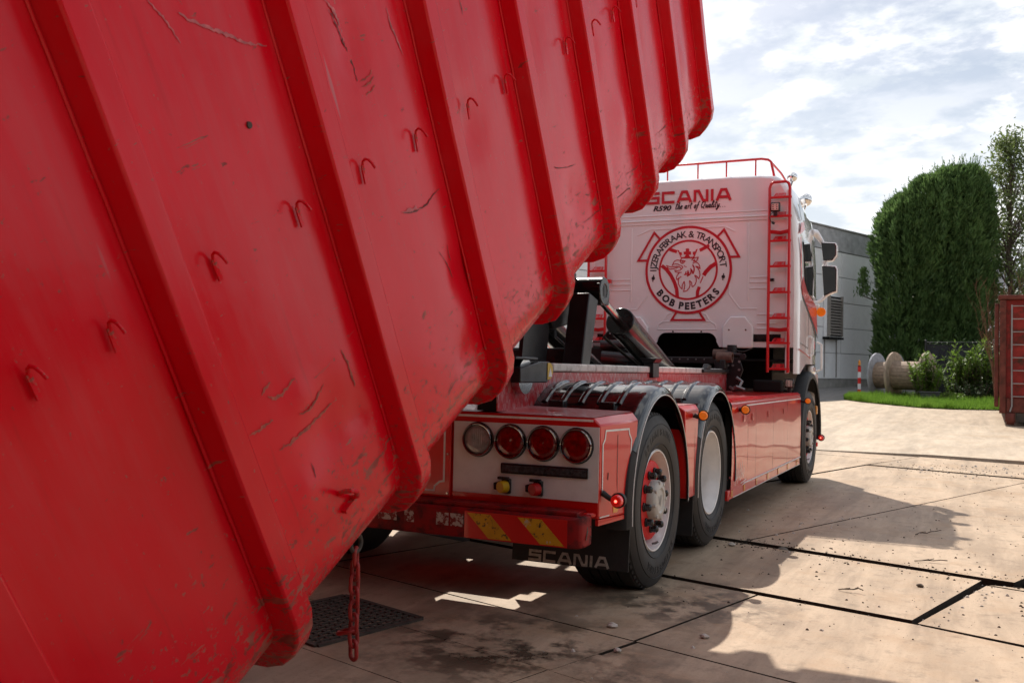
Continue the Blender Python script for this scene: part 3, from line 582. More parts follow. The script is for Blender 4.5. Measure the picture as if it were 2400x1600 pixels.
MB().prism([(.02, .55, 1.80), (.02, .78, 2.02), (.02, .98, 2.08), (.02, 1.12, 1.98), (.02, 1.0, 1.6), (.02, .7, 1.55)], (.20, 0, 0)).build('arm_bracket', mt['black_metal'], tk, bevel=.01)
MB().prism([(.16, .22, 1.20), (.16, .62, 1.20), (.16, .70, 1.60), (.16, .30, 1.70)], (.03, 0, 0)).build('arm_web', mt['black_metal'], tk)
# ---------------- rear lamp box (right) and its mirror part on the left
def lampbox(sx, name, lab=None):
    b = MB(); xi = .20*sx
    P = lambda x, y, z: (x*sx, y, z)
    ring_r = [P(.02, -.883, .505), P(1.166, -.883, .502), P(1.168, -.883, .985), P(1.128, -.875, 1.020), P(.02, -.875, 1.030)]
    ring_f = [P(.02, -.52, .505), P(1.236, -.56, .502), P(1.238, -.47, 1.000), P(1.20, -.46, 1.042), P(.02, -.46, 1.062)]
    b.loop([ring_r, ring_f]); o = b.build(name, mt['truck_red'], tk, bevel=.008, label=lab)
    MB().add([P(.022, -.872, 1.0325), P(1.125, -.872, 1.0225), P(1.197, -.462, 1.0445), P(.022, -.462, 1.0645)], [(0, 1, 2, 3)]).build('checker_top', mt['checker_top'], o, recalc=False, smooth=False)
    MB().add([P(.312, -.8865, .588), P(1.163, -.8865, .588), P(1.166, -.8865, .974), P(.312, -.8865, .974)], [(0, 1, 2, 3)]).prism([P(.312, -.8865, .588), P(1.163, -.8865, .588), P(1.166, -.8865, .974), P(.312, -.8865, .974)], (0, .003, 0)).build('white_panel', mt['white_panel'], o, smooth=False)
    MB().box(min(.32*sx, 1.13*sx), max(.32*sx, 1.13*sx), -.8855, -.884, 1.001, 1.013).build('white_stripe', mt['print_white'], o)
    MB().prism([P(.10, -.925, .512), P(1.12, -.925, .512), P(1.155, -.886, .512), P(.10, -.886, .512)], (0, 0, .024)).build('lower_sill', mt['truck_red'], o, bevel=.006)
    MB().prism([P(1.150, -.885, .470), P(1.218, -.57, .482), P(1.218, -.57, .501), P(1.150, -.885, .501)], (.016*sx, 0, 0)).build('side_valance', mt['truck_red'], o)
    return o
lb = lampbox(1, 'lamp_box'); lampbox(-1, 'lamp_box')
# side face outline (white pinstripe with notched corners) on the sloping side
def side_pt(y, z, d=.002):
    t_ = (y+.883)/(.413); return (1.168+.07*t_+d, y, z)
def side_ribbon(pts, w, name, m_):
    mb = MB(); ribbon(mb, pts, w, lambda p, z: side_pt(p.x, p.y, .0015+z), .0012); return mb.build(name, m_, lb, smooth=False)
side_ribbon([(-.855, .62), (-.855, .885), (-.835, .91), (-.825, .955), (-.58, .955), (-.575, .93), (-.55, .895), (-.565, .67), (-.60, .64), (-.605, .60)], .010, 'pinstripe', mt['print_white'])
side_ribbon([(-.70, .56), (-.70, .93)], .0025, 'panel_joint', mt['print_black'])
side_ribbon([(-.80, .70), (-.795, .735)], .006, 'paint_chip', mt['iron'])
MB().prism([side_pt(-.745, .522, .003), side_pt(-.665, .522, .003), side_pt(-.665, .572, .003), side_pt(-.745, .572, .003)], (.003, 0, 0)).build('amber_reflector', mt['amber_off'], lb, smooth=False)
side_ribbon([(-.878, .512), (-.60, .516)], .007, 'pinstripe', mt['print_white'])
# middle rear panel between the boxes
mp_ = MB().box(-.30, .30, -.90, -.886, .55, 1.02).build('rear_centre_panel', mt['truck_red'], tk, bevel=.004)
mb = MB(); ribbon(mb, [(.262, .99), (.262, .64), (.235, .635), (.205, .61), (.20, .585), (-.2, .585)], .011, lambda p, z: (p.x, -.9015-z, p.y), .0012); mb.build('pinstripe', mt['print_white'], mp_, smooth=False)
for zq_ in (.575, .79): MB().cyl((.285, -.901, zq_), (.285, -.907, zq_), .006, n=10).build('screw', mt['steel'], mp_)
# tail lamps
tl0 = None
for i, (x, z) in enumerate(((.464, .879), (.659, .877), (.851, .876), (1.041, .874))):
    o = MB().lathe([(0, .090), (-.016, .090), (-.022, .086), (-.020, .081), (-.010, .079), (0, .079)], (x, -.8895, z), 'y', 44, closed=True).build('tail_lamp', mt['chrome_dark'], tk, label=('clear ribbed reversing lamp' if i == 0 else None))
    MB().lathe([(-.006, .0001), (-.012, .045), (-.010, .068), (-.003, .0795)], (x, -.8925, z), 'y', 40).build('lens', mt['lens_clear' if i == 0 else 'lens_red'], o)
    if i == 0:
        for k in range(9): 
            q = (k-4)*.0125; hh = math.sqrt(max(.0001, .060**2-q*q)); MB().cyl((x+q, -.9025+.5*q*q, z-hh), (x+q, -.9025+.5*q*q, z+hh), .0030, n=6).build('lens_rib', mt['lens_clear'], o)
    else:
        for zz_ in (-.022, .016): MB().box(x-.058, x+.058, -.9052, -.9042+.002, z+zz_, z+zz_+.003).build('lens_bar', mt['lens_red'], o)
    for q in (-.062, .062): MB().cyl((x+q, -.8965, z-.012*q/abs(q)), (x+q, -.9005, z-.012*q/abs(q)), .0045, n=8).build('screw', mt['steel'], o)
    MB().lathe([(0, .0905), (-.006, .0945), (0, .0955)], (x, -.887, z), 'y', 40).build('gasket', mt['black_rubber'], o)
# led bar
led = MB().box(.607, 1.110, -.899, -.8875, .706, .762).build('led_light_bar', mt['black_plastic'], tk, bevel=.008)
MB().box(.618, 1.099, -.9015, -.8995, .716, .752).build('lens', mt['lens_led'], led, bevel=.003)
for k in range(8): MB().box(.628+k*.0585, .628+k*.0585+.050, -.9028, -.9018, .721, .747).build('led_reflector', mt['lens_led'], led, bevel=.0004)
# air couplings
for x, m_ in ((.632, 'sock_yellow'), (.819, 'sock_red')):
    o = MB().box(x-.012, x+.040, -.91, -.8875, .60, .68).build('air_coupling', mt['black_plastic'], tk, bevel=.006)
    MB().cyl((x+.012, -.905, .638), (x-.004, -.945, .636), .034, .031, n=18).build('cap', mt[m_], o, bevel=.004)
    MB().cyl((x-.020, -.905, .640), (x-.052, -.922, .638), .026, .018, n=14).box(x-.03, x+.035, -.925, -.905, .675, .690).build('coupling_body', mt['black_plastic'], o, bevel=.003)
# bumper
bp_ = MB().prism([(-1.13, -1.04, .365), (1.085, -1.04, .365), (1.125, -1.02, .37), (1.14, -.98, .37), (1.14, -.90, .375), (-1.14, -.90, .375)], (0, 0, .158)).build('rear_bumper', mt['red_worn'], tk, bevel=.012)
MB().box(-1.1, 1.1, -1.01, -.86, .525, .548).build('bumper_step', mt['red_worn'], bp_, bevel=.004)
for sx in (1, -1):
    Q = lambda x, z: (x*sx, -1.0415, z)
    MB().prism([Q(.472, .372), Q(1.06, .372), Q(1.06, .512), Q(.472, .512)], (0, -.001, 0)).build('red_sign_plate', mt['print_red'] if False else mt['truck_red'], bp_, smooth=False)
    for x in (.489, .783): MB().prism([(q[0], -1.0428, q[2]) for q in (Q(x, .503), Q(x+.135, .503), Q(x+.262, .378), Q(x+.128, .378))], (0, -.001, 0)).build('yellow_chevron', mt['chevron'], bp_, smooth=False)
m, t, b = mat('flaking_white'); N = NT(t); a_ = N.ramp(N.noise(26, 7, .7), .50, .53); c = N.mix(a_, (.20,.012,.012), (.5,.46,.42)); N.lk(c, b.inputs['Base Color']); b.inputs['Roughness'].default_value = .6
for x0_, x1_ in ((.30, .375), (.386, .465), (-.07, .05), (.10, .16)): MB().box(x0_, x1_, -1.0425, -1.0412, .425, .492).build('flaking_sticker', m, bp_)
mb = MB()
for p in ([(-.985, .41), (-.975, .45)], [(-.975, .43), (-.96, .455)], [(-.972, .44), (-.968, .475)]): ribbon(mb, p, .007, lambda q, z: (1.1405+z, q.x, q.y), .001)
mb.build('lettering', mt['print_black'], bp_, smooth=False)
for y in (-.93, -.915): MB().cyl((1.14, y, .42), (1.1425, y, .42), .004, n=8).cyl((1.14, y, .47), (1.1425, y, .47), .004, n=8).build('rivet', mt['iron'], bp_)
# rubber stalk lamp at the box corner
def stalk(p0, p1, rad=.036, lit='lamp_red_on', name='marker_lamp', fr=(0, -1, 0)):
    p0 = Vector(p0); p1 = Vector(p1); F = Vector(fr)
    o = MB().tube([p0, p0.lerp(p1, .5)+Vector((0, 0, -.012)), p1], [.016, .014, .018], 10).cyl(p1-F*.022, p1+F*.012, rad*1.12, rad*1.18, n=24).build(name, mt['black_rubber'], tk)
    MB().cyl(p1+F*.012, p1+F*.045, rad, rad*.86, n=24).build('lens', mt[lit], o, bevel=.006)
    if lit == 'lamp_red_on': MB().cyl(p1+F*.0455, p1+F*.047, rad*.22, n=12).build('bulb', mt['lamp_core'], o)
    return o
stalk((1.175, -.86, .64), (1.255, -.83, .602), .034)
# ---------------- mud flap with lettering
for sx in (1, -1):
    fl = MB().prism([(sx*.545, -.60, .19), (sx*1.235, -.60, .19), (sx*1.235, -.56, .62), (sx*.545, -.56, .62)], (0, .008, 0)).build('mud_flap', mt['black_rubber'], tk)
    mb = MB(); wordmark(mb, 'SCANIA', .648 if sx > 0 else -1.125, .197, .060, 1.50, lambda p, z: (p.x, -.6015-z+(p.y-.19)*.09, p.y), 1.25); mb.build('lettering', mt['print_grey'], fl, smooth=False)
    MB().prism([(sx*.60, .70, .19), (sx*1.235, .70, .19), (sx*1.235, .74, .9), (sx*.60, .74, .9)], (0, .008, 0)).build('mud_flap', mt['black_rubber'], tk)
# ---------------- wheels
def tyre_prof(xo, w, rt, dual=False):
    xi = xo-w
    p = [(xo-.022, .287), (xo-.004, .300), (xo+.012, .33), (xo+.022, .38), (xo+.023, .43), (xo+.012, .475), (xo-.004, .503), (xo-.020, rt-.012), (xo-.034, rt-.002)]
    gx = [xo-.034-(w-.068)*q for q in (.22, .25, .40, .43, .57, .60, .75, .78)]
    for i, x in enumerate(gx): p += [(x+(.0005 if i % 2 == 0 else -.0005), rt), (x, rt-.013)] if i % 2 == 0 else [(x, rt-.013), (x-.0005, rt)]
    p += [(xi+.034, rt-.002), (xi+.012, rt-.02), (xi-.02, .44), (xi-.015, .34), (xi+.02, .29)]
    return p
def wheel(ya, zc, xo, w, rt, kind, sx=1):
    wh = empty('wheel', (0, ya, zc), parent=tk)
    if sx < 0: wh.scale = (-1, 1, 1)
    ty = MB().lathe(tyre_prof(xo, w, rt), (0, 0, 0), 'x', 96).build('tyre', mt['tyre'], wh, ang=30)
    # shoulder blocks
    sb = MB()
    for k in range(64):
        t_ = 2*PI*k/64
        c_ = Vector((xo-.012, (rt-.020)*cos(t_), (rt-.020)*sin(t_))); d_ = Vector((0, -sin(t_), cos(t_))); rd_ = Vector((0, cos(t_), sin(t_)))
        sb.beam(c_-rd_*.016-d_*.0+Vector((.003, 0, 0)), c_+rd_*.014+Vector((-.012, 0, 0)), .030, .012, up=(1, 0, 0))
    sb.build('tread_shoulder', mt['tyre'], ty)
    # raised bands and marks on the sidewall
    ms = MB()
    for r_ in (.335, .452): ms.lathe([(xo+.0125 if r_ < .4 else xo+.0165, r_-.003), (xo+.018 if r_ < .4 else xo+.021, r_), (xo+.013 if r_ < .4 else xo+.0155, r_+.003)], (0, 0, 0), 'x', 96)
    ms.build('sidewall_band', mt['tyre'], ty)
    vs = MB()
    for a0_ in (100, 280):
        for k, chx in enumerate('BRIDGESTONE'):
            v_, f_ = text_mesh(chx, .058, .001, .0008); t_ = R_(a0_+32-k*7.2)
            cxv = sum(p.x for p in v_)/max(1, len(v_))
            q = []
            for p in v_:
                rad_ = .385+p.y; tt = t_-(p.x-cxv)/.40
                q.append((xo+.0238+p.z-(abs(rad_-.405)/.06)**2*.004, rad_*cos(tt+0), rad_*sin(tt)))
            vs.add(q, f_)
    tag(vs.build('sidewall_lettering', mt['tyre'], ty, recalc=False), kind='stuff')
    if kind == 'tag':
        MB().lathe([(xo-.024, .284), (xo+.002, .289), (xo+.004, .297), (xo-.003, .303), (xo-.02, .300)], (0, 0, 0), 'x', 72).lathe([(xo-.002, .288), (xo-.025, .283), (xo-.055, .268), (xo-.10, .262), (xo-.125, .255), (xo-.13, .235), (xo-.115, .222)], (0, 0, 0), 'x', 72).build('rim', mt['white_wheel'], wh, ang=50)
        xh = xo+.036
        hb = MB().lathe([(xo-.13, .24), (xh-.085, .238), (xh-.066, .232), (xh-.060, .218), (xh-.058, .125), (xh-.058, .0001)], (0, 0, 0), 'x', 56).build('hub_flange', mt['hub_red'], wh, ang=40)
        MB().lathe([(xh-.06, .122), (xh-.020, .118), (xh-.008, .106), (xh-.004, .075), (xh-.012, .066), (xh-.010, .0001)], (0, 0, 0), 'x', 40).build('hub_cap', mt['hub_grey'], wh, ang=40)
        lg = MB(); ribbon(lg, [(-.03, .03), (-.012, -.022), (.004, .03), (.0, -.03), (.022, .004), (.034, .03)], .004, lambda p, z: (xh-.0085+z, p.x, p.y), .001); lg.build('hub_mark', mt['galv'], wh)
        nut = MB().cyl((xh-.062, .1675, 0), (xh-.048, .1675, 0), .026, n=18).cyl((xh-.048, .1675, 0), (xh-.018, .1675, 0), .0215, .0205, n=18).cyl((xh-.018, .1675, 0), (xh-.009, .1675, 0), .0205, .011, n=18).build('wheel_nut', mt['black_plastic'], wh, bevel=.003)
        nut.rotation_euler = (R_(8), 0, 0)
        for k in range(1, 10): dup(nut, wh, rot=(R_(8+36*k), 0, 0))
        bt = MB().cyl((xh-.06, .108, 0), (xh-.002, .108, 0), .012, n=8).build('hub_bolt', mt['hub_grey'], wh, bevel=.002)
        for k in range(1, 8): dup(bt, wh, rot=(R_(10+45*k), 0, 0))
        vl = MB().tube([(xo-.03, .268, 0), (xo-.008, .262, 0), (xo+.004, .255, .01)], .007, 8).build('valve', mt['galv'], wh); vl.rotation_euler = (R_(-82), 0, 0)
    else:
        MB().lathe([(xo-.024, .284), (xo+.002, .289), (xo+.004, .297), (xo-.003, .303), (xo-.02, .300)], (0, 0, 0), 'x', 72).lathe([(xo-.002, .288), (xo-.03, .280), (xo-.06, .262), (xo-.10, .256), (xo-.17, .25), (xo-.20, .235), (xo-.215, .20), (xo-.22, .12), (xo-.22, .0001)], (0, 0, 0), 'x', 72).build('rim', mt['white_wheel'], wh, ang=50)
        MB().lathe([(xo-.22, .13), (xo-.13, .125), (xo-.11, .11), (xo-.10, .0001)], (0, 0, 0), 'x', 40).build('hub_cap', mt['hub_grey'], wh)
    return wh
wheel(0, .504, 1.200, .385, .523, 'tag'); wheel(0, .504, 1.200, .385, .523, 'tag', -1)
for sx in (1, -1):
    wheel(1.357, .548, 1.190, .30, .523, 'drive', sx)
    wh2 = MB().lathe(tyre_prof(.84, .30, .523), (0, 1.357, .548), 'x', 64)
    if sx < 0: wh2.v = [(-p[0], p[1], p[2]) for p in wh2.v]
    wh2.build('inner_tyre', mt['tyre'], tk, ang=30)
    wheel(5.80, .56, 1.215, .315, .523, 'tag', sx)
# ---------------- fenders
def fender(yc, sx, label=None):
    fe_ = empty('fender', parent=tk)
    prof = [(.50, .60), (.505, .655), (.53, .685), (.57, .694)]
    prof += [(1.17, .694), (1.205, .690), (1.232, .676), (1.246, .652), (1.250, .625), (1.244, .624), (1.236, .648), (1.222, .666), (1.20, .678), (.57, .682), (.54, .675), (.52, .65), (.515, .60)]
    a0_, a1_ = R_(30), R_(150)
    mb = MB().lathe(prof, (0, yc, .50), 'x', 40, a0_, a1_, True, ys=.90)
    if sx < 0: mb.v = [(-p[0], p[1], p[2]) for p in mb.v]
    mb.build('fender_shell', mt['fender'], fe_, ang=32)
    for k in range(5):
        x = .60+k*.115; rp = [(x, .690), (x+.008, .700), (x+.014, .706), (x+.034, .706), (x+.040, .700), (x+.048, .690)]
        mb = MB().lathe(rp, (0, yc, .50), 'x', 30, R_(52), R_(124), True, ys=.90)
        if sx < 0: mb.v = [(-p[0], p[1], p[2]) for p in mb.v]
        mb.build('fender_rib', mt['fender'], fe_, ang=32, bevel=.003)
    for k in (0, 1):                      # latches on the rear slope
        x = .72+k*.31; t_ = R_(127); c_ = Vector((x, yc+.70*.9*cos(t_), .5+.70*sin(t_)))
        o = MB().box(x-.048, x+.048, c_.y-.022, c_.y+.05, c_.z-.05, c_.z+.030); 
        if sx < 0: o.v = [(-p[0], p[1], p[2]) for p in o.v]
        o.build('latch', mt['black_plastic'], fe_, bevel=.006)
    strip = [(1.12, .690), (1.205, .690), (1.232, .676), (1.246, .652), (1.250, .622), (1.243, .621), (1.236, .645), (1.222, .664), (1.2, .680), (1.12, .680)]
    for b0, b1 in ((R_(-6), R_(29.6)), (R_(150.4), R_(187))):
        mb = MB().lathe(strip, (0, yc, .50), 'x', 16, b0, b1, True, ys=.90)
        if sx < 0: mb.v = [(-p[0], p[1], p[2]) for p in mb.v]
        mb.build('fender_strip', mt['black_rubber'], fe_, ang=32)
    tr = MB().tube([((1.2505)*sx, yc+.631*.9*cos(a), .5+.631*sin(a)) for a in [R_(-5+191*i/60) for i in range(61)]], .0032, 6); tr.build('pinstripe', mt['print_white'], fe_)
    return fe_
for sx in (1, -1): fender(-.02, sx); fender(1.352, sx)
MB().box(.60, 1.16, -.62, -.5, 1.0, 1.03).build('fender_bracket', mt['under_black'], tk)
# red filler box between the fenders
for sx in (1, -1):
    P = lambda x, y, z: (x*sx, y, z)
    o = MB().loop([[P(.6, .44, 1.05), P(1.20, .44, 1.05), P(1.235, .49, 1.02), P(1.235, .56, .45), P(.6, .56, .45)], [P(.6, .88, 1.05), P(1.20, .88, 1.05), P(1.235, .83, 1.02), P(1.235, .77, .45), P(.6, .77, .45)]]).build('filler_box', mt['truck_red'], tk, bevel=.006)
    MB().add([P(.6, .445, 1.0525), P(1.195, .445, 1.0525), P(1.195, .875, 1.0525), P(.6, .875, 1.0525)], [(0, 1, 2, 3)]).build('checker_top', mt['checker_top'], o, recalc=False, smooth=False)
stalk((1.24, .69, .985), (1.30, .70, .985), .031, 'amber', fr=(.25, -.96, 0))
stalk((1.24, 2.07, .982), (1.29, 2.04, .982), .032, 'amber', fr=(.25, -.96, 0))
stalk((1.24, 5.06, .985), (1.31, 5.05, .985), .030, 'amber', fr=(.25, -.96, 0))
# ---------------- side skirts
for sx in (1, -1):
    P = lambda x, y, z: (x*sx, y, z)
    sk = MB().loop([[P(1.10, 1.73, .305), P(1.232, 1.73, .305), P(1.232, 1.73, .375), P(1.10, 1.73, .375)], [P(1.10, 5.06, .305), P(1.232, 5.06, .305), P(1.232, 5.06, .375), P(1.10, 5.06, .375)]]).build('side_skirt', mt['truck_red'], tk, bevel=.004)
    ye = [1.80, 2.372, 2.70, 3.476, 4.236, 5.05]
    for i in range(5):
        a, b_ = ye[i]+.0025, ye[i+1]-.0025; P_ = []
        for j in range(9):
            y = a+(b_-a)*j/8
            P_.append([P(1.238+.006*sin(PI*q/10)+.0016*mnoise.noise(Vector((y*2.2, q*.5, i))), y, .378+(1.02-.378)*q/10) for q in range(11)]+[P(1.228, y, 1.040), P(1.205, y, 1.056)])
        MB().grid(P_).build('skirt_panel', mt['truck_red'], sk, ang=50)
        MB().box(min(1.19*sx, 1.225*sx), max(1.19*sx, 1.225*sx), ye[i], ye[i+1], .38, 1.01).build('skirt_backing', mt['under_black'], sk)
    for y in (2.18, 2.52, 3.20, 3.98): MB().prism([P(1.247, y, .88), P(1.247, y+.07, .88), P(1.247, y+.07, .935), P(1.247, y, .935)], (.003*sx, 0, 0)).build('handle', mt['truck_red'], sk, bevel=.002)
    MB().box(min(1.233*sx, 1.2355*sx), max(1.233*sx, 1.2355*sx), 1.9, 5.05, .308, .314).box(min(1.2335*sx, 1.2465*sx), max(1.2335*sx, 1.2465*sx), 2.25, 5.04, .384, .393).box(min(1.2335*sx, 1.2455*sx), max(1.2335*sx, 1.2455*sx), 2.32, 5.02, 1.003, 1.013).build('white_stripe', mt['print_white'], sk)
    for y in (1.86, 2.30, 2.79, 3.29, 3.81, 4.33, 4.87): MB().prism([P(1.2335, y-.028, .318), P(1.2335, y+.028, .318), P(1.2335, y+.028, .372), P(1.2335, y-.028, .372)], (.003*sx, 0, 0)).build('amber_reflector', mt['amber_off'], sk)
    MB().add([P(.575, 1.82, 1.071), P(1.19, 1.82, 1.071), P(1.19, 5.06, 1.071), P(.575, 5.06, 1.071)], [(0, 1, 2, 3)]).box(min(.57*sx, 1.195*sx), max(.57*sx, 1.195*sx), 1.81, 5.07, 1.05, 1.069).build('deck_plate', mt['truck_red'], sk, smooth=False)
    mb = MB()
    for k in range(66):
        y = 1.84+k*.049; mb.prism([P(1.200, y, 1.068), P(1.232, y+.004, 1.046), P(1.232, y+.018, 1.046), P(1.200, y+.014, 1.068)], (.003*sx, 0, .006))
    tg = mb.prism([P(1.19, 1.80, 1.070), P(1.232, 1.80, 1.045), P(1.226, 1.80, 1.040), P(1.18, 1.80, 1.064)], (0, 3.27, 0)).build('grip_edge', mt['ladder_red'], sk, smooth=False); tag(tg, kind='stuff')
    fl2 = MB().prism([P(1.10, 1.74, .30), P(1.236, 1.74, .30), P(1.236, 1.90, .43), P(1.236, 1.80, .48), P(1.10, 1.80, .48)], (0, .01, 0)); fl2.build('skirt_end', mt['truck_red'], sk)
# scribbled signature on the rear skirt panel
mb = MB()
for st in ([(1.90, .40), (1.93, .50), (1.95, .44), (1.98, .53), (1.97, .41)], [(1.99, .45), (2.02, .52), (2.03, .43)], [(2.05, .45), (2.09, .56), (2.07, .43), (2.10, .43)], [(2.11, .45), (2.16, .57), (2.13, .44)], [(2.15, .48), (2.19, .44), (2.23, .52)], [(2.10, .40), (2.30, .415)], [(2.16, .382), (2.28, .392)]):
    ribbon(mb, st, .006, lambda p, z: (1.2485+z, p.x, p.y), .001)
mb.build('signature', mt['print_white'], tk, smooth=False)

# ---------------- cab
YC = 4.87; CXM = .02
def cab_sec(y, w, zt, zb=1.27, tum=1.0):
    # half outline right side bottom -> top; tum scales the tumblehome
    h = [(w, zb), (w, 1.6), (w, 2.1), (w-.008, 2.55), (w-.03*tum, 2.85), (w-.062*tum, 3.05), (w-.11*tum, zt-.17), (w-.165*tum, zt-.075), (w-.25*tum, zt-.022), (w-.38, zt-.004), (w-.7, zt+.008)]
    R2 = [(CXM+x, y, z) for x, z in h]; L2 = [(CXM-x, y, z) for x, z in h][::-1]
    return R2+L2
secs = [cab_sec(YC, 1.165, 3.375), cab_sec(YC+.012, 1.185, 3.392), cab_sec(YC+.05, 1.203, 3.405), cab_sec(YC+.13, 1.212, 3.41), cab_sec(5.4, 1.214, 3.415), cab_sec(5.75, 1.214, 3.39), cab_sec(6.05, 1.210, 3.29), cab_sec(6.25, 1.195, 3.15), cab_sec(6.40, 1.165, 3.0), cab_sec(6.52, 1.10, 2.86)]
# open underside, and the side drops to the wheel arch
cab = empty('cab', parent=tk)
shell = MB().loop(secs, False, False)
# cut the arch: shift lower side vertices up where the wheel arch sits
cv = []
for p in shell.v:
    x, y, z = p
    if z < 1.3 and 5.18 < y < 6.5: z = 1.38
    cv.append((x, y, z))
shell.v = cv
shell.build('cab_shell', mt['cab_white'], cab, ang=40)
# front closing
MB().add([p for p in secs[-1]], [tuple(range(len(secs[-1])))]).build('cab_front', mt['cab_white'], cab, smooth=False)
# rear wall with the engine notch
out_ = [(x, z) for x, y, z in secs[0]]
hi = [q for q in out_ if q[1] > 1.5]                       # outline above 1.55, right to left
def arc(cx, cz, r, a0, a1, k=6): return [(cx+r*cos(R_(a0+(a1-a0)*i/k)), cz+r*sin(R_(a0+(a1-a0)*i/k))) for i in range(k+1)]
low_ = [(CXM-1.165, 1.545), (-.34, 1.545)]+arc(-.20, 1.60, .10, 180, 90)+arc(.27, 1.60, .10, 90, 0)+[(.40, 1.545), (CXM+1.165, 1.545)]
poly = [(x, z) for x, z in hi]+low_
MB().prism([(x, YC-.002, z) for x, z in poly], (0, .02, 0)).build('rear_wall', mt['cab_white'], cab, ang=30)
# pressed beads on the rear wall
def bead(pts, w, h, name='pressed_bead', m_='cab_white'):
    h *= 1.5; w *= 1.2
    mb = MB(); ribbon(mb, pts, w, lambda p, z: (p.x, YC-.002-z, p.y), h); return mb.build(name, mt[m_], cab, bevel=min(w, h)*.45)
bead([(-1.06, 2.955), (.90, 2.955)], .016, .012); bead([(-1.06, 3.015), (.90, 3.015)], .010, .005)
bead([(-1.13, 2.93), (1.16, 2.93)], .030, .006)
for z in (2.30, 2.245, 2.18): bead([(-.86, z), (-.62, z)], .010, .005); bead([(.72, z), (.90, z)], .010, .005)
for z in (1.90, 1.80, 1.745): bead([(.80, z), (1.0, z)], .012, .006)
bead([(-.55, 2.80), (-.40, 2.86), (.44, 2.86), (.56, 2.80)], .010, .004)
bead([(-.72, 1.96), (-.55, 1.96), (-.42, 2.12), (-.42, 2.3)], .012, .004); bead([(.80, 1.96), (.62, 1.96), (.50, 2.12), (.50, 2.3)], .012, .004)
bead([(-.30, 1.735), (-.29, 1.79), (-.24, 1.822), (.30, 1.822), (.355, 1.79), (.365, 1.735), (-.30, 1.735)], .008, .004)
bead([(-.22, 1.84), (-.19, 1.90), (-.12, 1.93)], .008, .004); bead([(.28, 1.84), (.25, 1.90), (.18, 1.93)], .008, .004)
for x in (-.62, .70): bead([(x, 2.05), (x, 2.88)], .012, .004)
# vertical corner strips
for sx in (1, -1):
    MB().box(CXM+sx*1.10-.02, CXM+sx*1.10+.02, YC-.012, YC-.001, 1.27, 3.22).build('corner_strip', mt['cab_white'], cab, bevel=.008)
    # covers over the cab mounts
    x0_ = CXM+sx*.585
    pl = [(x0_-.165, 1.535), (x0_+.165, 1.535), (x0_+.165, 1.765), (x0_+.08, 1.875), (x0_-.08, 1.875), (x0_-.165, 1.765)]
    o = MB().prism([(x, YC-.055, z) for x, z in pl], (0, .05, 0)).build('mount_cover', mt['cab_white'], cab, bevel=.012)
    for q in (-.09, .09): MB().cyl((x0_+q, YC-.055, 1.73), (x0_+q, YC-.059, 1.73), .009, n=10).build('screw', mt['steel'], cab)
    # vents
    v = MB().box(CXM+sx*.89-.145, CXM+sx*.89+.145, YC-.010, YC-.003, 1.605, 1.685).build('vent', mt['black_plastic'], cab, bevel=.012)
for x in (-.12, .20): MB().cyl((x, YC-.003, 1.712), (x, YC-.007, 1.712), .010, n=10).build('screw', mt['black_metal'], cab)
MB().box(-.9, .9, YC+.35, YC+.40, 1.1, 1.9).build('engine_tunnel', mt['under_black'], cab)
MB().box(-1.12, 1.14, YC+.02, 6.3, 1.40, 1.42).build('cab_floor', mt['under_black'], cab)
# roof rail
rt_ = MB().tube([(-1.0, 5.0, 3.40), (-.93, 5.0, 3.57), (-.85, 5.0, 3.60), (.80, 5.0, 3.60), (.875, 5.0, 3.585), (.905, 5.0, 3.56), (.94, 5.0, 3.40)], .014, 8).tube([(.89, 5.0, 3.575), (.95, 5.35, 3.50), (1.0, 5.75, 3.37)], .012, 8)
for x in (-.6, -.25, .10, .42, .74): rt_.cyl((x, 5.0, 3.41), (x, 5.0, 3.60), .009, n=8)
rt_.build('roof_rail', mt['ladder_red'], cab)
# horn and lamp backs on the roof
for p, r_ in (((1.055, 5.45, 3.47), .055), ((1.10, 6.10, 3.32), .075)):
    MB().lathe([(-.07, .001), (-.065, r_*.45), (-.035, r_*.85), (.0, r_), (.012, r_*1.03)], p, 'y', 28).cyl((p[0], p[1], p[2]-r_), (p[0]-.02, p[1], p[2]-r_-.06), .012, n=8).build('roof_spotlight', mt['chrome'], cab)
MB().lathe([(-.052, .001), (-.05, .022), (-.02, .026)], (1.055, 5.44, 3.47), 'y', 16).build('spotlight_cap', mt['black_plastic'], cab)
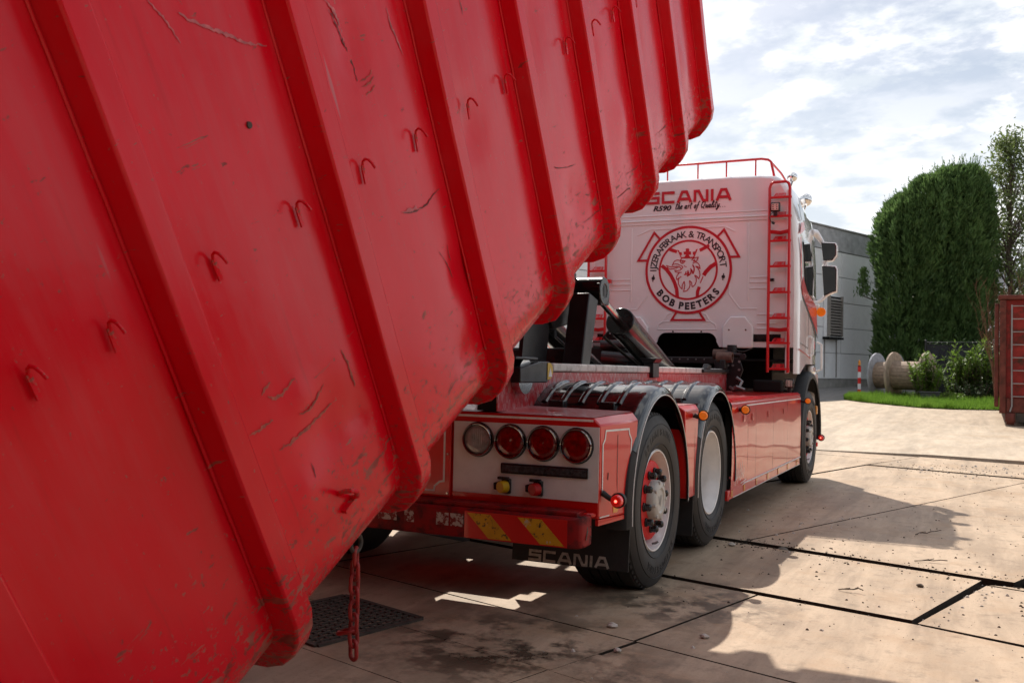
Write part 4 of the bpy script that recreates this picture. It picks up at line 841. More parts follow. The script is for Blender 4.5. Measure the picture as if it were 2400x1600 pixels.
# ladders
def ladder(sx):
    la = empty('ladder', parent=tk); xm = CXM+sx*1.02; y = YC-.085; a, b_ = xm-.105, xm+.105
    MB().tube([(a, y, 1.28), (a, y, 3.23), (a+.012, y, 3.275), (a+.04, y, 3.295), (b_-.04, y, 3.295), (b_-.012, y, 3.275), (b_, y, 3.23), (b_, y, 1.28)], .016, 8).build('ladder_rail', mt['ladder_red'], la)
    for z in (3.13, 2.93, 2.67, 2.40, 2.125, 1.853, 1.59, 1.317):
        o = MB().box(a, b_+.02*(sx > 0), y-.012, y+.012, z-.012, z+.012).build('step', mt['ladder_red'], la, bevel=.003)
        pv = [(xm-.066, y+.005, z+.012), (xm+.066, y+.005, z+.012), (xm+.060, y+.05, z+.052), (xm-.050, y+.05, z+.052)]
        mbx = MB()
        def bil(u, v_): 
            lo = Vector(pv[0]).lerp(Vector(pv[1]), u); hi_ = Vector(pv[3]).lerp(Vector(pv[2]), u); return lo.lerp(hi_, v_)
        us = [0, .1, .32, .68, .9, 1]; vs_ = [0, .14, .3, .42, .58, .7, .86, 1]
        for i in range(5):
            for j in range(7):
                if i in (1, 3) and j in (1, 3, 5): continue
                mbx.add([bil(us[i], vs_[j]), bil(us[i+1], vs_[j]), bil(us[i+1], vs_[j+1]), bil(us[i], vs_[j+1])], [(0, 1, 2, 3)])
        tp = mbx.build('tread_plate', mt['ladder_red'], la, smooth=False)
        s_ = tp.modifiers.new('solid', 'SOLIDIFY'); s_.thickness = .003
    for z in (2.77, 1.737):
        MB().prism([(a, y, z-.02), (a, y, z+.02), (xm, y+.06, z+.012), (b_, y, z+.02), (b_, y, z-.02), (xm, y+.06, z-.028)], (0, .006, 0)).build('stay', mt['ladder_red'], la)
        MB().cyl((xm, y+.04, z-.008), (xm, y+.075, z-.008), .012, n=10).build('stay_bolt', mt['black_metal'], la)
    MB().box(a-.0, a+.05, y+.02, y+.06, 2.245, 2.275).build('clip', mt['black_plastic'], la)
    if sx < 0: MB().box(b_, b_+.06, y-.01, y+.05, 2.26, 2.30).box(a-.06, a, y-.012, y+.01, 1.845, 1.865).build('side_tab', mt['ladder_red'], la)
    return la
ladder(1); ladder(-1)
def work_lamp(c, s_=.05):
    o = MB().box(c[0]-s_, c[0]+s_, c[1]-.0, c[1]+.05, c[2]-s_, c[2]+s_).build('work_lamp', mt['black_plastic'], tk, bevel=.010)
    MB().box(c[0]-s_*.72, c[0]+s_*.72, c[1]-.004, c[1]-.001, c[2]-s_*.72, c[2]+s_*.72).build('lens', mt['lamp_face'], o, bevel=.003)
    for dx in (-.4, .4):
        for dz in (-.45, 0, .45): MB().cyl((c[0]+dx*s_, c[1]-.003, c[2]+dz*s_), (c[0]+dx*s_, c[1]-.0055, c[2]+dz*s_), s_*.15, n=10).build('led', mt['lens_led'], o)
    MB().box(c[0]-.018, c[0]+.018, c[1]+.01, c[1]+.04, c[2]-s_-.045, c[2]-s_).build('bracket', mt['black_metal'], o)
    return o
wl = work_lamp((1.00, 4.74, 3.025), .049)
MB().tube([(.985, 4.755, 2.97), (.955, 4.74, 2.95), (.945, 4.74, 2.91), (.96, 4.74, 2.87), (.975, 4.76, 2.86)], .004, 6).cyl((.975, 4.75, 2.86), (.985, 4.77, 2.855), .014, n=10).build('lamp_cable', mt['black_rubber'], wl)
work_lamp((1.15, 4.84, 1.168), .047)
# ---------------- behind the cab: air cleaner, brackets, tank
MB().box(.80, 1.10, 4.70, 4.84, 1.075, 1.20).build('equipment_box', mt['under_black'], tk, bevel=.02)
bk = MB().prism([(.44, 4.50, 1.08), (.66, 4.50, 1.08), (.74, 4.50, 1.30), (.70, 4.50, 1.42), (.52, 4.50, 1.45), (.44, 4.50, 1.40)], (0, .03, 0)).build('cab_bracket', mt['black_metal'], tk, bevel=.006)
for x, z in ((.60, 1.435-.03), (.70, 1.385), (.585, 1.345), (.635, 1.345), (.70, 1.30)): MB().cyl((x, 4.50, z), (x, 4.487, z), .013, n=6).build('bolt', mt['galv'], bk)
MB().cyl((.735, 4.48, 1.44), (.735, 4.54, 1.44), .03, n=16).tube([(.55, 4.5, 1.48), (.65, 4.5, 1.46), (.73, 4.5, 1.45)], .02, 8).cyl((.60, 4.6, 1.44), (.60, 4.6, 1.56), .05, n=14).build('cab_damper', mt['black_metal'], tk)
MB().box(-.9, .5, 4.66, 4.70, 1.36, 1.43).build('cross_beam', mt['black_metal'], tk, bevel=.008)
for k in range(7): MB().cyl((-.25+k*.09, 4.66, 1.405), (-.25+k*.09, 4.652, 1.405), .008, n=8).build('beam_bolt', mt['galv'], tk)
MB().cyl((-.75, 4.3, 1.42), (-.15, 4.45, 1.38), .06, n=16).cyl((-.8, 4.4, 1.55), (-.35, 4.5, 1.55), .05, n=16).cyl((-.95, 4.45, 1.58), (-.3, 4.45, 1.60), .012, n=8).build('valve_block', mt['black_metal'], tk)
MB().box(-1.19, -.62, 4.45, 4.84, 1.075, 1.52).build('equipment_box', mt['under_black'], tk, bevel=.02)
MB().tube([(.62, 4.45, 1.12), (.66, 4.4, 1.10), (.72, 4.42, 1.12), (.74, 4.46, 1.18), (.68, 4.47, 1.22)], .016, 8).tube([(.64, 4.42, 1.10), (.70, 4.38, 1.13), (.77, 4.43, 1.10)], .014, 8).build('hose_bundle', mt['galv'], tk)
MB().tube([(.64, 4.46, 1.53), (.70, 4.46, 1.49), (.76, 4.46, 1.49), (.84, 4.5, 1.53)], .006, 6).build('loose_cable', mt['black_rubber'], tk)
# ---------------- emblem
em = empty('emblem', (.04, YC, 2.395), parent=tk)
def E3(p, z): return (p[0], -.0075-z, p[1])
def ringmesh(r0_, r1_, z, k=72):
    mb = MB(); vs = []
    for i in range(k):
        c_, s_ = cos(2*PI*i/k), sin(2*PI*i/k); vs += [E3((r0_*c_, r0_*s_), z), E3((r1_*c_, r1_*s_), z), E3((r1_*c_, r1_*s_), z-.002), E3((r0_*c_, r0_*s_), z-.002)]
    fs = []
    for i in range(k):
        j = (i+1) % k
        for a in range(4): b_ = (a+1) % 4; fs.append((4*i+a, 4*i+b_, 4*j+b_, 4*j+a))
    return mb.add(vs, fs)
ringmesh(.462, .490, .003).build('outer_ring', mt['print_red'], em, smooth=False)
ringmesh(.312, .334, .003).build('inner_ring', mt['print_red'], em, smooth=False)
MB().add([E3((.488*cos(2*PI*i/60), .488*sin(2*PI*i/60)), 0) for i in range(60)], [tuple(range(60))]).build('backing_film', mt['cab_white'], em, recalc=False, smooth=False)
def flag(pts, name='flag_outline'):
    mb = MB(); ribbon(mb, pts, .024, E3, .002, .0005); mb.build(name, mt['print_red'], em, smooth=False)
flag([(-.455, .118), (-.575, .118), (-.393, .428), (-.318, .345)])
flag([(.455, .130), (.562, .130), (.396, .430), (.318, .348)])
flag([(-.126, -.474), (-.178, -.556), (.190, -.556), (.138, -.472)])
for pts, w in (([(-.3, .055), (-.245, .012), (-.19, -.06), (-.148, -.14), (-.124, -.21), (-.114, -.30)], .040), ([(.31, .06), (.255, .028), (.200, -.03), (.178, -.065)], .045), ([(.172, -.075), (.14, -.15)], .010), ([(.132, -.19), (.113, -.24), (.110, -.30)], .036),
               ([(-.225, .242), (-.18, .222), (-.128, .205)], .036), ([(.235, .265), (.18, .235), (.130, .212)], .036)):
    mb = MB(); ribbon(mb, pts, w, E3, .002, .0008); mb.build('spoke', mt['print_red'], em, smooth=False)
GCROWN=[(-0.1223, 0.2281), (-0.1, 0.2155), (-0.0977, 0.1996), (-0.0735, 0.1988), (-0.069, 0.1691), (-0.085, 0.1617), (-0.0726, 0.1435), (-0.0405, 0.1445), (-0.0228, 0.1676), (-0.049, 0.1724), (-0.0515, 0.202), (-0.0254, 0.2051), (-0.0279, 0.2347), (-0.006, 0.2398), (0.0122, 0.2313), (0.0106, 0.2058), (0.0326, 0.2011), (0.0331, 0.1697), (0.0072, 0.1666), (0.0235, 0.1425), (0.0554, 0.1434), (0.0691, 0.1587), (0.053, 0.169), (0.0545, 0.1984), (0.0823, 0.2014), (0.088, 0.2228), (0.1077, 0.2299), (0.0714, 0.1371), (0.0656, 0.1255), (-0.0724, 0.1297), (-0.0805, 0.1339)]
GSTROKES=[(0.0079, [(-0.0725, 0.1337), (-0.0862, 0.1084)]), (0.0079, [(-0.0881, 0.1065), (-0.1205, 0.1134), (-0.1487, 0.1044), (-0.1645, 0.0851), (-0.1802, 0.0519)]), (0.0079, [(-0.1763, 0.0616), (-0.1481, 0.0688), (-0.1157, 0.0679), (-0.0954, 0.0554), (-0.0671, 0.0448), (-0.0568, 0.0307), (-0.0666, 0.0152)]), (0.0087, [(-0.2454, 0.0564), (-0.2085, 0.0407), (-0.1598, 0.0394), (-0.1194, 0.0423), (-0.0951, 0.0357), (-0.0787, 0.0195), (-0.0666, 0.0152)]), (0.0079, [(-0.2454, 0.0564), (-0.2286, 0.0274), (-0.208, 0.015), (-0.1756, 0.0141), (-0.1352, 0.0249), (-0.1111, 0.0282)]), (0.0079, [(-0.0666, 0.0152), (-0.0904, -0.0019), (-0.1186, -0.0071), (-0.151, 0.0016)]), (0.0079, [(-0.151, 0.0016), (-0.1406, -0.0184), (-0.1183, -0.0269), (-0.0699, -0.0261)]), (0.0079, [(-0.098, -0.0313), (-0.1217, -0.0623), (-0.1294, -0.0898), (-0.123, -0.1077)]), (0.0079, [(-0.123, -0.1077), (-0.1012, -0.0865), (-0.0712, -0.0733)]), (0.0079, [(-0.0972, -0.0866), (-0.1067, -0.1179), (-0.1041, -0.1535), (-0.0875, -0.1853), (-0.063, -0.2133)]), (0.0079, [(-0.063, -0.2133), (-0.0597, -0.1661), (-0.0403, -0.1252)]), (0.0079, [(-0.0403, -0.1252), (-0.0316, -0.1667), (-0.037, -0.2059), (-0.0465, -0.2411)]), (0.0079, [(-0.0465, -0.2411), (-0.0106, -0.2319), (0.0169, -0.2029), (0.0284, -0.1678), (0.0196, -0.1186)]), (0.0079, [(0.0196, -0.1186), (0.0439, -0.1406), (0.0526, -0.1918)]), (0.0079, [(0.0526, -0.1918), (0.084, -0.1649), (0.0973, -0.13), (0.0948, -0.0908), (0.0764, -0.061)]), (0.0079, [(0.0764, -0.061), (0.1024, -0.0714), (0.1227, -0.1031)]), (0.0079, [(0.1227, -0.1031), (0.1378, -0.0605), (0.1313, -0.0173), (0.113, 0.0144), (0.0869, 0.0367)]), (0.0079, [(0.0869, 0.0367), (0.1127, 0.032), (0.1388, 0.0059)]), (0.0079, [(0.1388, 0.0059), (0.1323, 0.0413), (0.1161, 0.0691), (0.0841, 0.0877)]), (0.0079, [(0.0841, 0.0877), (0.1075, 0.1124), (0.1151, 0.1357), (0.0794, 0.1329), (0.0557, 0.1219), (0.0401, 0.1047)]), (0.0079, [(0.0526, 0.069), (0.0762, 0.082), (0.086, 0.0896)]), (0.0159, [(0.0581, 0.0963), (0.0798, 0.1054)]), (0.0087, [(-0.0901, 0.1046), (-0.0479, 0.1034), (-0.0257, 0.0948)]), (0.0079, [(-0.0881, 0.1026), (-0.0817, 0.0827), (-0.0635, 0.0723), (-0.0476, 0.0817), (-0.0398, 0.0972)]), (0.0119, [(-0.0678, 0.0941), (-0.0597, 0.0899)]), (0.0063, [(-0.045, 0.0501), (-0.0288, 0.0359), (-0.0147, 0.0335)]), (0.0119, [(0.0528, 0.0552), (0.0691, 0.0273), (0.0717, -0.008), (0.0583, -0.0469)]), (0.0111, [(0.0583, -0.0469), (0.0499, -0.0153), (0.0295, 0.0147)]), (0.0111, [(0.0356, 0.0086), (0.0362, -0.0306), (0.0226, -0.0539), (-0.0071, -0.0689)]), (0.0103, [(-0.0071, -0.0689), (0.0104, -0.0379), (-0.0001, -0.0042)]), (0.0095, [(0.0021, -0.018), (-0.0056, -0.0414), (-0.0414, -0.0563)]), (0.0087, [(-0.0374, -0.0564), (-0.0256, -0.0409), (-0.0199, -0.0175)])]

gm = MB()
cr = [Vector(E3(p, .002)) for p in GCROWN]; gm.prism(cr, (0, -.002, 0))
for i, (w, pts) in enumerate(GSTROKES): ribbon(gm, pts, w*1.15, E3, .0018, .0012+.00007*i)
gm.build('griffin_head', mt['print_red'], em, smooth=False)
def arc_text(s, rad, size, a_start, a_end, top, offset, name):
    mb = MB(); glyphs = []; adv = []
    for c_ in s:
        if c_ == ' ': glyphs.append(None); adv.append(.30*size); continue
        v_, f_ = text_mesh(c_, size, .0008, offset); x0_ = min(p.x for p in v_); x1_ = max(p.x for p in v_); glyphs.append((v_, f_, (x0_+x1_)/2)); adv.append(x1_-x0_+.085*size)
    tot = sum(adv); x = 0
    for g_, a in zip(glyphs, adv):
        u = (x+a/2)/tot; ang = R_(a_start+(a_end-a_start)*u); x += a
        if g_ is None: continue
        v_, f_, cx_ = g_; q = []
        for p in v_:
            lx = (p.x-cx_); ly = p.y-size*.36
            if top: px_, pz_ = (rad+ly)*cos(ang)+lx*sin(ang), (rad+ly)*sin(ang)-lx*cos(ang)
            else: px_, pz_ = (rad-ly)*cos(ang)-lx*sin(ang), (rad-ly)*sin(ang)+lx*cos(ang)
            q.append(E3((px_, pz_), .0022+p.z))
        mb.add(q, f_)
    mb.build(name, mt['print_black'], em, recalc=False, smooth=False)
arc_text('IJZERAFBRAAK & TRANSPORT', .398, .104, 181, 3, True, .0012, 'lettering')
arc_text('BOB PEETERS', .398, .104, 214, 327, False, .0045, 'lettering')
mb = MB()
for sx in (-1, 1):
    mb.cyl(E3((sx*.395, -.085), .002), E3((sx*.395, -.085), .0035), .020, n=16)
    ribbon(mb, [(sx*.395-.004, -.125), (sx*.395-.004, -.085), (sx*.395+.004, -.085), (sx*.395+.004, -.047)], .010, E3, .002, .004)
mb.build('nut_symbol', mt['print_black'], em, smooth=False)
lt = empty('roof_lettering', (0, YC, 0), parent=tk)
mb = MB(); wordmark(mb, 'SCANIA', -.451, 3.146, .131, 1.375, lambda p, z: (p.x, -.0105-z, p.y), 1.22); mb.build('wordmark', mt['print_red'], lt, smooth=False)
mb = MB(); wordmark(mb, 'SCANIA', -.451, 3.146, .131, 1.375, lambda p, z: (p.x, -.0045-z, p.y), 1.55); mb.build('wordmark_outline', mt['print_white'], lt, smooth=False)
v_, f_ = text_mesh('R590', .077, .0008, .003, .25); MB().add([(-.372+p.x*1.25, -.0060-p.z, 3.068+p.y) for p in v_], f_).build('model_lettering', mt['print_black'], lt, recalc=False, smooth=False)
# hand drawn script line: strokes in em units
SCR = {'t': [[(.15, .9), (.08, .25), (.12, .05), (.25, .05)], [(.0, .62), (.3, .66)]], 'h': [[(.2, 1.0), (.05, .0)], [(.08, .3), (.2, .5), (.28, .45), (.24, .1), (.3, .03), (.38, .1)]], 'e': [[(.05, .2), (.25, .32), (.27, .45), (.17, .5), (.07, .35), (.06, .12), (.16, .03), (.32, .12)]],
       'a': [[(.3, .45), (.17, .5), (.06, .3), (.07, .08), (.17, .05), (.3, .4)], [(.31, .5), (.26, .1), (.32, .03), (.4, .1)]], 'r': [[(.06, .42), (.14, .5), (.1, .02)], [(.12, .3), (.22, .48), (.32, .45)]], 'o': [[(.2, .5), (.08, .38), (.07, .12), (.17, .03), (.28, .15), (.28, .4), (.2, .5), (.36, .45)]],
       'f': [[(.36, .88), (.28, .98), (.2, .85), (.1, .0), (.04, -.3), (-.02, -.25)], [(.05, .45), (.3, .5)]], 'Q': [[(.35, .95), (.12, .75), (.06, .35), (.2, .05), (.4, .15), (.55, .5), (.5, .85), (.33, .95), (.25, .85)], [(.2, .2), (.35, .12), (.58, -.1)]], 'u': [[(.1, .5), (.05, .15), (.12, .04), (.28, .3)], [(.32, .5), (.27, .1), (.33, .03), (.4, .1)]],
       'l': [[(.06, .2), (.26, .85), (.2, 1.0), (.12, .8), (.07, .15), (.14, .03), (.25, .1)]], 'i': [[(.1, .5), (.06, .12), (.12, .03), (.22, .1)], [(.13, .70), (.15, .76)]], 'y': [[(.1, .5), (.06, .2), (.13, .05), (.28, .3)], [(.33, .5), (.22, -.1), (.08, -.35), (.0, -.25), (.2, .0), (.42, .15)]], '.': [[(.08, .02), (.15, .06)]]}
ADS = {'t': .28, 'h': .36, 'e': .32, 'a': .38, 'r': .32, 'o': .34, 'f': .3, 'Q': .62, 'u': .38, 'l': .24, 'i': .2, 'y': .42, '.': .28, ' ': .26}
mb = MB(); x = -.118; k = 0
for c_ in 'the art of Quality...':
    for st in SCR.get(c_, []):
        ribbon(mb, [(x+(p[0]+.22*p[1])*.078, 3.074+p[1]*.078) for p in st], .0098, lambda p, z: (p.x, -.0065-z, p.y), .001+.0001*(k % 7)); k += 1
    x += ADS[c_]*.0755*1.13
mb.build('script_lettering', mt['print_black'], lt, smooth=False)
# ---------------- cab side (right), windows, livery, mirrors
SX = CXM+1.2165
def sidepoly(pts, name, m_, d=.003, par=cab, lab=None):
    return MB().prism([(SX+d*.2-max(0, (z-2.5)*.055), y, z) for y, z in pts], (d, 0, 0)).build(name, mt[m_], par, smooth=False, label=lab)
sidepoly([(5.19, 2.70), (5.30, 2.74), (5.62, 2.74), (5.75, 2.60), (6.0, 2.12), (5.86, 2.11), (5.46, 2.18), (5.26, 2.28)], 'door_window', 'glass_dark', .006)
sidepoly([(5.02, 2.20), (5.14, 2.32), (5.22, 2.26), (5.45, 2.16), (5.88, 2.10), (6.1, 2.06), (6.2, 1.74), (6.1, 1.78), (5.7, 1.92), (5.4, 2.02), (5.1, 2.12)], 'red_livery_flash', 'truck_red')
sidepoly([(5.10, 2.11), (5.4, 2.005), (5.7, 1.905), (6.1, 1.765), (6.2, 1.715), (6.2, 1.69), (6.1, 1.72), (5.7, 1.88), (5.4, 1.985), (5.10, 2.09)], 'black_livery_line', 'print_black')
sidepoly([(4.98, 2.72), (5.03, 2.74), (5.05, 2.34), (5.00, 2.22)], 'red_livery_line', 'truck_red')
sidepoly([(4.98, 2.76), (5.10, 2.90), (5.28, 2.93), (5.30, 2.85), (5.14, 2.80)], 'red_livery_patch', 'truck_red')
sidepoly([(4.97, 3.06), (5.02, 3.12), (5.26, 3.05), (5.32, 2.95), (5.12, 2.93)], 'side_fairing', 'glass_dark', .004)
for pts in ([(4.99, 1.60), (5.54, 1.555)], [(5.54, 1.555), (5.54, 1.96)]):
    mb = MB(); ribbon(mb, pts, .006, lambda p, z: (SX+z, p.x, p.y), .001); mb.build('door_seam', mt['print_black'], cab, smooth=False)
mb = MB(); ribbon(mb, [(4.90, 1.535), (4.97, 1.525), (5.12, 1.51), (5.4, 1.485), (5.72, 1.445)], .010, lambda p, z: (SX+z, p.x, p.y), .001); mb.build('red_pinstripe', mt['truck_red'], cab, smooth=False)
MB().tube([(SX, 5.66, 1.47), (SX+.03, 5.68, 1.49), (SX+.03, 5.68, 1.67), (SX, 5.66, 1.695)], .012, 8).build('door_handle', mt['cab_white'], cab)
MB().tube([(SX, 6.20, 1.31), (SX+.05, 6.22, 1.33), (SX+.05, 6.22, 1.62), (SX, 6.20, 1.65)], .013, 8).build('grab_handle', mt['cab_white'], cab)
v_, f_ = text_mesh('BOB PEETERS', .05, .0006, .001); MB().add([(SX+.002+p.z, 5.85+p.x*.9, 1.49+p.y) for p in v_], f_).build('door_lettering', mt['print_black'], cab, recalc=False, smooth=False)
MB().add([(SX+.003, 5.98+.05*cos(2*PI*i/20), 1.60+.05*sin(2*PI*i/20)) for i in range(20)], [tuple(range(20))]).build('door_emblem', mt['print_red'], cab, recalc=False, smooth=False)
# lower front corner, wheel arch fender, bumper side
fd = [(1.12, .74), (1.22, .735), (1.250, .715), (1.258, .68), (1.250, .66), (1.22, .70), (1.12, .715)]
mb = MB().lathe(fd, (0, 5.80, .56), 'x', 36, R_(-5), R_(185), True).build('front_fender', mt['black_rubber'], tk, ang=32)
mb = MB().lathe([(-q[0], q[1]) for q in fd], (0, 5.80, .56), 'x', 36, R_(-5), R_(185), True).build('front_fender', mt['black_rubber'], tk, ang=32)
MB().box(-1.2, 1.2, 6.3, 6.6, .32, 1.30).box(1.14, 1.215, 6.0, 6.3, 1.27, 1.38).build('front_bumper', mt['cab_white'], tk, bevel=.03)
stalk((1.22, 6.30, .52), (1.285, 6.28, .525), .034); MB().box(1.20, 1.25, 6.24, 6.30, .42, .47).build('red_marker', mt['lamp_red_on'], tk, bevel=.008)
MB().box(1.20, 1.245, 6.20, 6.26, .80, .90).build('amber_marker', mt['amber_off'], tk, bevel=.008)
mi = empty('mirror', (0, 0, 0), parent=tk)
def mirr(x0_, x1_, z0_, z1_, zr, y=6.22):
    pts = [(x0_, z1_), (x1_-.02, z1_-.012), (x1_, z1_-.05), (x1_-.004, z0_+.06), (x1_-.05, z0_+zr), (x0_+.03, z0_)]
    MB().prism([(x, y, z) for x, z in pts], (0, .085, 0)).build('mirror_housing', mt['cab_white'], mi, bevel=.016)
    cx_, cz_ = (x0_+x1_)/2, (z0_+z1_)/2
    MB().prism([(cx_+(x-cx_)*.82-.004, y-.012+(x-cx_)*.105, cz_+(z-cz_)*.86) for x, z in pts], (0, -.003, 0)).build('mirror_glass', mt['mirror'], mi, smooth=False)
    MB().prism([(cx_+(x-cx_)*.90-.004, y-.0005, cz_+(z-cz_)*.92) for x, z in pts], (0, -.0015, 0)).build('mirror_frame', mt['black_plastic'], mi, smooth=False)
mirr(1.262, 1.453, 2.60, 2.83, .0); mirr(1.275, 1.458, 2.175, 2.56, .05)
MB().tube([(1.17, 6.12, 2.93), (1.21, 6.18, 2.93), (1.25, 6.24, 2.87), (1.29, 6.25, 2.80)], [.045, .042, .034, .022], 10).build('mirror_arm', mt['cab_white'], mi)
MB().cyl((1.31, 6.26, 2.6), (1.31, 6.26, 2.54), .03, n=10).build('mirror_link', mt['cab_white'], mi)
MB().tube([(1.33, 6.25, 2.20), (1.27, 6.24, 2.14), (1.20, 6.2, 2.11)], .020, 8).build('mirror_arm', mt['cab_white'], mi)
MB().box(1.19, 1.265, 6.15, 6.27, 2.04, 2.10).build('lamp_bracket', mt['cab_white'], tk, bevel=.02)
bl = MB().cyl((1.282, 6.17, 2.0), (1.282, 6.20, 2.0), .056, .050, n=28).build('amber_side_lamp', mt['amber'], tk, bevel=.01)
MB().cyl((1.282, 6.201, 2.0), (1.27, 6.27, 2.01), .048, .03, n=20).build('lamp_back', mt['black_plastic'], bl)

# ================================================================== BACKGROUND
# warehouse: wall runs from (-9.8,21.5) past (-3.3,38.8) and beyond
wd = Vector((2.05, 5.5, 0)).normalized(); wn = Vector((wd.y, -wd.x, 0)); wo = Vector((-3.31, 38.83, 0))
bd = empty('warehouse', (wo.x, wo.y, gclamp(38.8)), (0, 0, math.atan2(wd.y, wd.x))); tag(bd, 'pale grey panelled warehouse wall with louvred vent behind the cab', 'building')
B0, B1 = -62, 30                                    # local x along the wall, +y = -normal side
def lb_(x0_, x1_, y0_, y1_, z0_, z1_): return MB().box(x0_, x1_, y0_, y1_, z0_, z1_)
lb_(B0, B1, .06, 12, -.5, 7.2).build('building_core', mt['fascia'], bd)
lb_(B0, B1, -.05, .05, -.6, .42).build('plinth', mt['plinth'], bd)
rows_ = [(.43+i*1.16, .43+(i+1)*1.16) for i in range(5)]
pm = None
for i, (za_, zb_) in enumerate(rows_):
    for j in range(23):
        a = B0+j*4.0
        if pm is None:
            pm = lb_(.012, 3.988, -.03, .05, .012, 1.148).build('wall_panel', mt['panel_grey'], bd, bevel=.012); pm.location = (a, 0, za_)
        else: dup(pm, bd, loc=(a, random.uniform(-.006, .006), za_))
lb_(B0, B1, -.06, .05, 6.25, 7.22).build('fascia_band', mt['fascia'], bd)
lb_(B0, B1, -.10, .06, 7.23, 7.30).build('roof_trim', mt['plinth'], bd)
# vent: local x of the vent
vx = .95
lb_(vx-.62, vx+.62, -.22, -.035, 2.30, 4.15).build('vent_box', mt['panel_grey'], bd, bevel=.02)
for k in range(13): MB().prism([(vx-.5, -.24, 2.42+k*.128), (vx-.5, -.32, 2.40+k*.128), (vx-.5, -.32, 2.42+k*.128), (vx-.5, -.24, 2.50+k*.128)], (1.1, 0, 0)).build('louvre_slat', mt['vent'], bd)
lb_(vx-.55, vx+.62, -.238, -.225, 2.34, 4.12).build('vent_back', mt['under_black'], bd)
lb_(vx-.62, vx-.50, -.34, -.225, 2.34, 4.15).box(vx+.60, vx+.66, -.34, -.225, 2.34, 4.15).build('vent_frame', mt['vent'], bd)
lb_(vx-.66, vx+.68, -.36, -.035, 2.20, 2.295).build('vent_sill', mt['under_black'], bd)
for q in (-.52, .58): lb_(vx+q, vx+q+.06, -.06, -.032, .5, 2.19).build('drain_channel', mt['vent'], bd)

def gpos(x, y): return Vector((x, y, gclamp(y)))
# conifers
def spray(mb, p, d, ln, w, rnd):
    d = d.normalized(); sd = d.cross(Vector((rnd.uniform(-1, 1), rnd.uniform(-1, 1), rnd.uniform(-1, 1)))).normalized()
    tip = p+d*ln; m_ = p+d*ln*.45; o = len(mb.v)
    mb.v += [tuple(p-sd*w*.3), tuple(m_-sd*w), tuple(tip), tuple(m_+sd*w), ]; mb.f.append((o, o+1, o+2, o+3))
def conifer(x, y, h, rx, ry, seed, label, cnt, cut=None):
    rnd = random.Random(seed); t_ = empty('conifer_tree', gpos(x, y)); tag(t_, label, 'tree', 'tall clipped conifers beside the warehouse')
    MB().tube([(0, 0, -.2), (.03, .02, h*.3), (0, .05, h*.7), (0, 0, h*.92)], [.18, .14, .08, .02], 10).build('trunk', mt['bark'], t_)
    mb = MB()
    for i in range(cnt):
        u = rnd.random()**.8; a = rnd.uniform(0, 2*PI); z = .25+(h-.25)*u
        f_ = u; prof = min(1, (f_/.10)**.4*.92) if f_ < .12 else (1-.10*(1-f_)) ; prof *= (max(0, 1-((f_-.70)/.305)**2.6))**.5 if f_ > .70 else 1
        lump = 1+.08*mnoise.noise(Vector((cos(a)*1.9+seed, sin(a)*1.9, z*.38)))+.27*mnoise.noise(Vector((cos(a)*4.2+seed, sin(a)*4.2, z*.42)))+.13*mnoise.noise(Vector((cos(a)*8+seed, sin(a)*8, z*1.5)))
        if mnoise.noise(Vector((cos(a)*3.3+seed*3, sin(a)*3.3, z*.9))) < -.22 and rnd.random() < .75: continue
        rad = prof*lump*(1-.38*rnd.random()**1.8)
        p = Vector((rx*rad*cos(a), ry*rad*sin(a), z)); nrm = Vector((cos(a), sin(a), 0))
        d = nrm*rnd.uniform(.3, 1.0)+Vector((0, 0, rnd.uniform(.5, 1.5)))+Vector((rnd.uniform(-.35, .35), rnd.uniform(-.35, .35), 0))
        ln = rnd.uniform(.14, .36)
        for q in range(3): spray(mb, p+Vector((rnd.uniform(-.06, .06), rnd.uniform(-.06, .06), rnd.uniform(-.06, .06))), d+Vector((rnd.uniform(-.4, .4), rnd.uniform(-.4, .4), rnd.uniform(-.3, .4))), ln, ln*.11, rnd)
    for i in range(90):                                   # feathery leaders along the top
        a = rnd.uniform(0, 2*PI); q = rnd.random()**.5; p = Vector((rx*q*.9*cos(a), ry*q*.9*sin(a), h*(1-.17*q*q)-.3)); ln = rnd.uniform(.5, 1.15)
        ax = Vector((rnd.uniform(-.25, .25)+.15*cos(a), rnd.uniform(-.25, .25), 1)).normalized()
        for k in range(16):
            u = k/16; spray(mb, p+ax*ln*u, ax*.8+Vector((rnd.uniform(-1, 1), rnd.uniform(-1, 1), .25))*(1-u*.6)*.7, .22*(1-.5*u), .024, rnd)
    cr_ = mb.build('crown', mt['conifer'], t_, smooth=False, recalc=False); return t_
conifer(.25, 40.2, 8.5, 1.35, 1.3, 1, 'lowest clipped conifer at the left end, next to the pale warehouse wall', 13500)
conifer(1.20, 40.6, 9.3, 1.4, 1.4, 2, 'tall clipped conifer, second from the warehouse wall', 13500)
conifer(2.05, 41.0, 9.7, 1.3, 1.4, 3, 'tall clipped conifer in the middle of the hedge, third from the warehouse wall', 13500)
conifer(2.72, 41.6, 9.8, 1.02, 1.4, 4, 'clipped conifer at the right end of the hedge, beside the loose leafy tree', 9000)
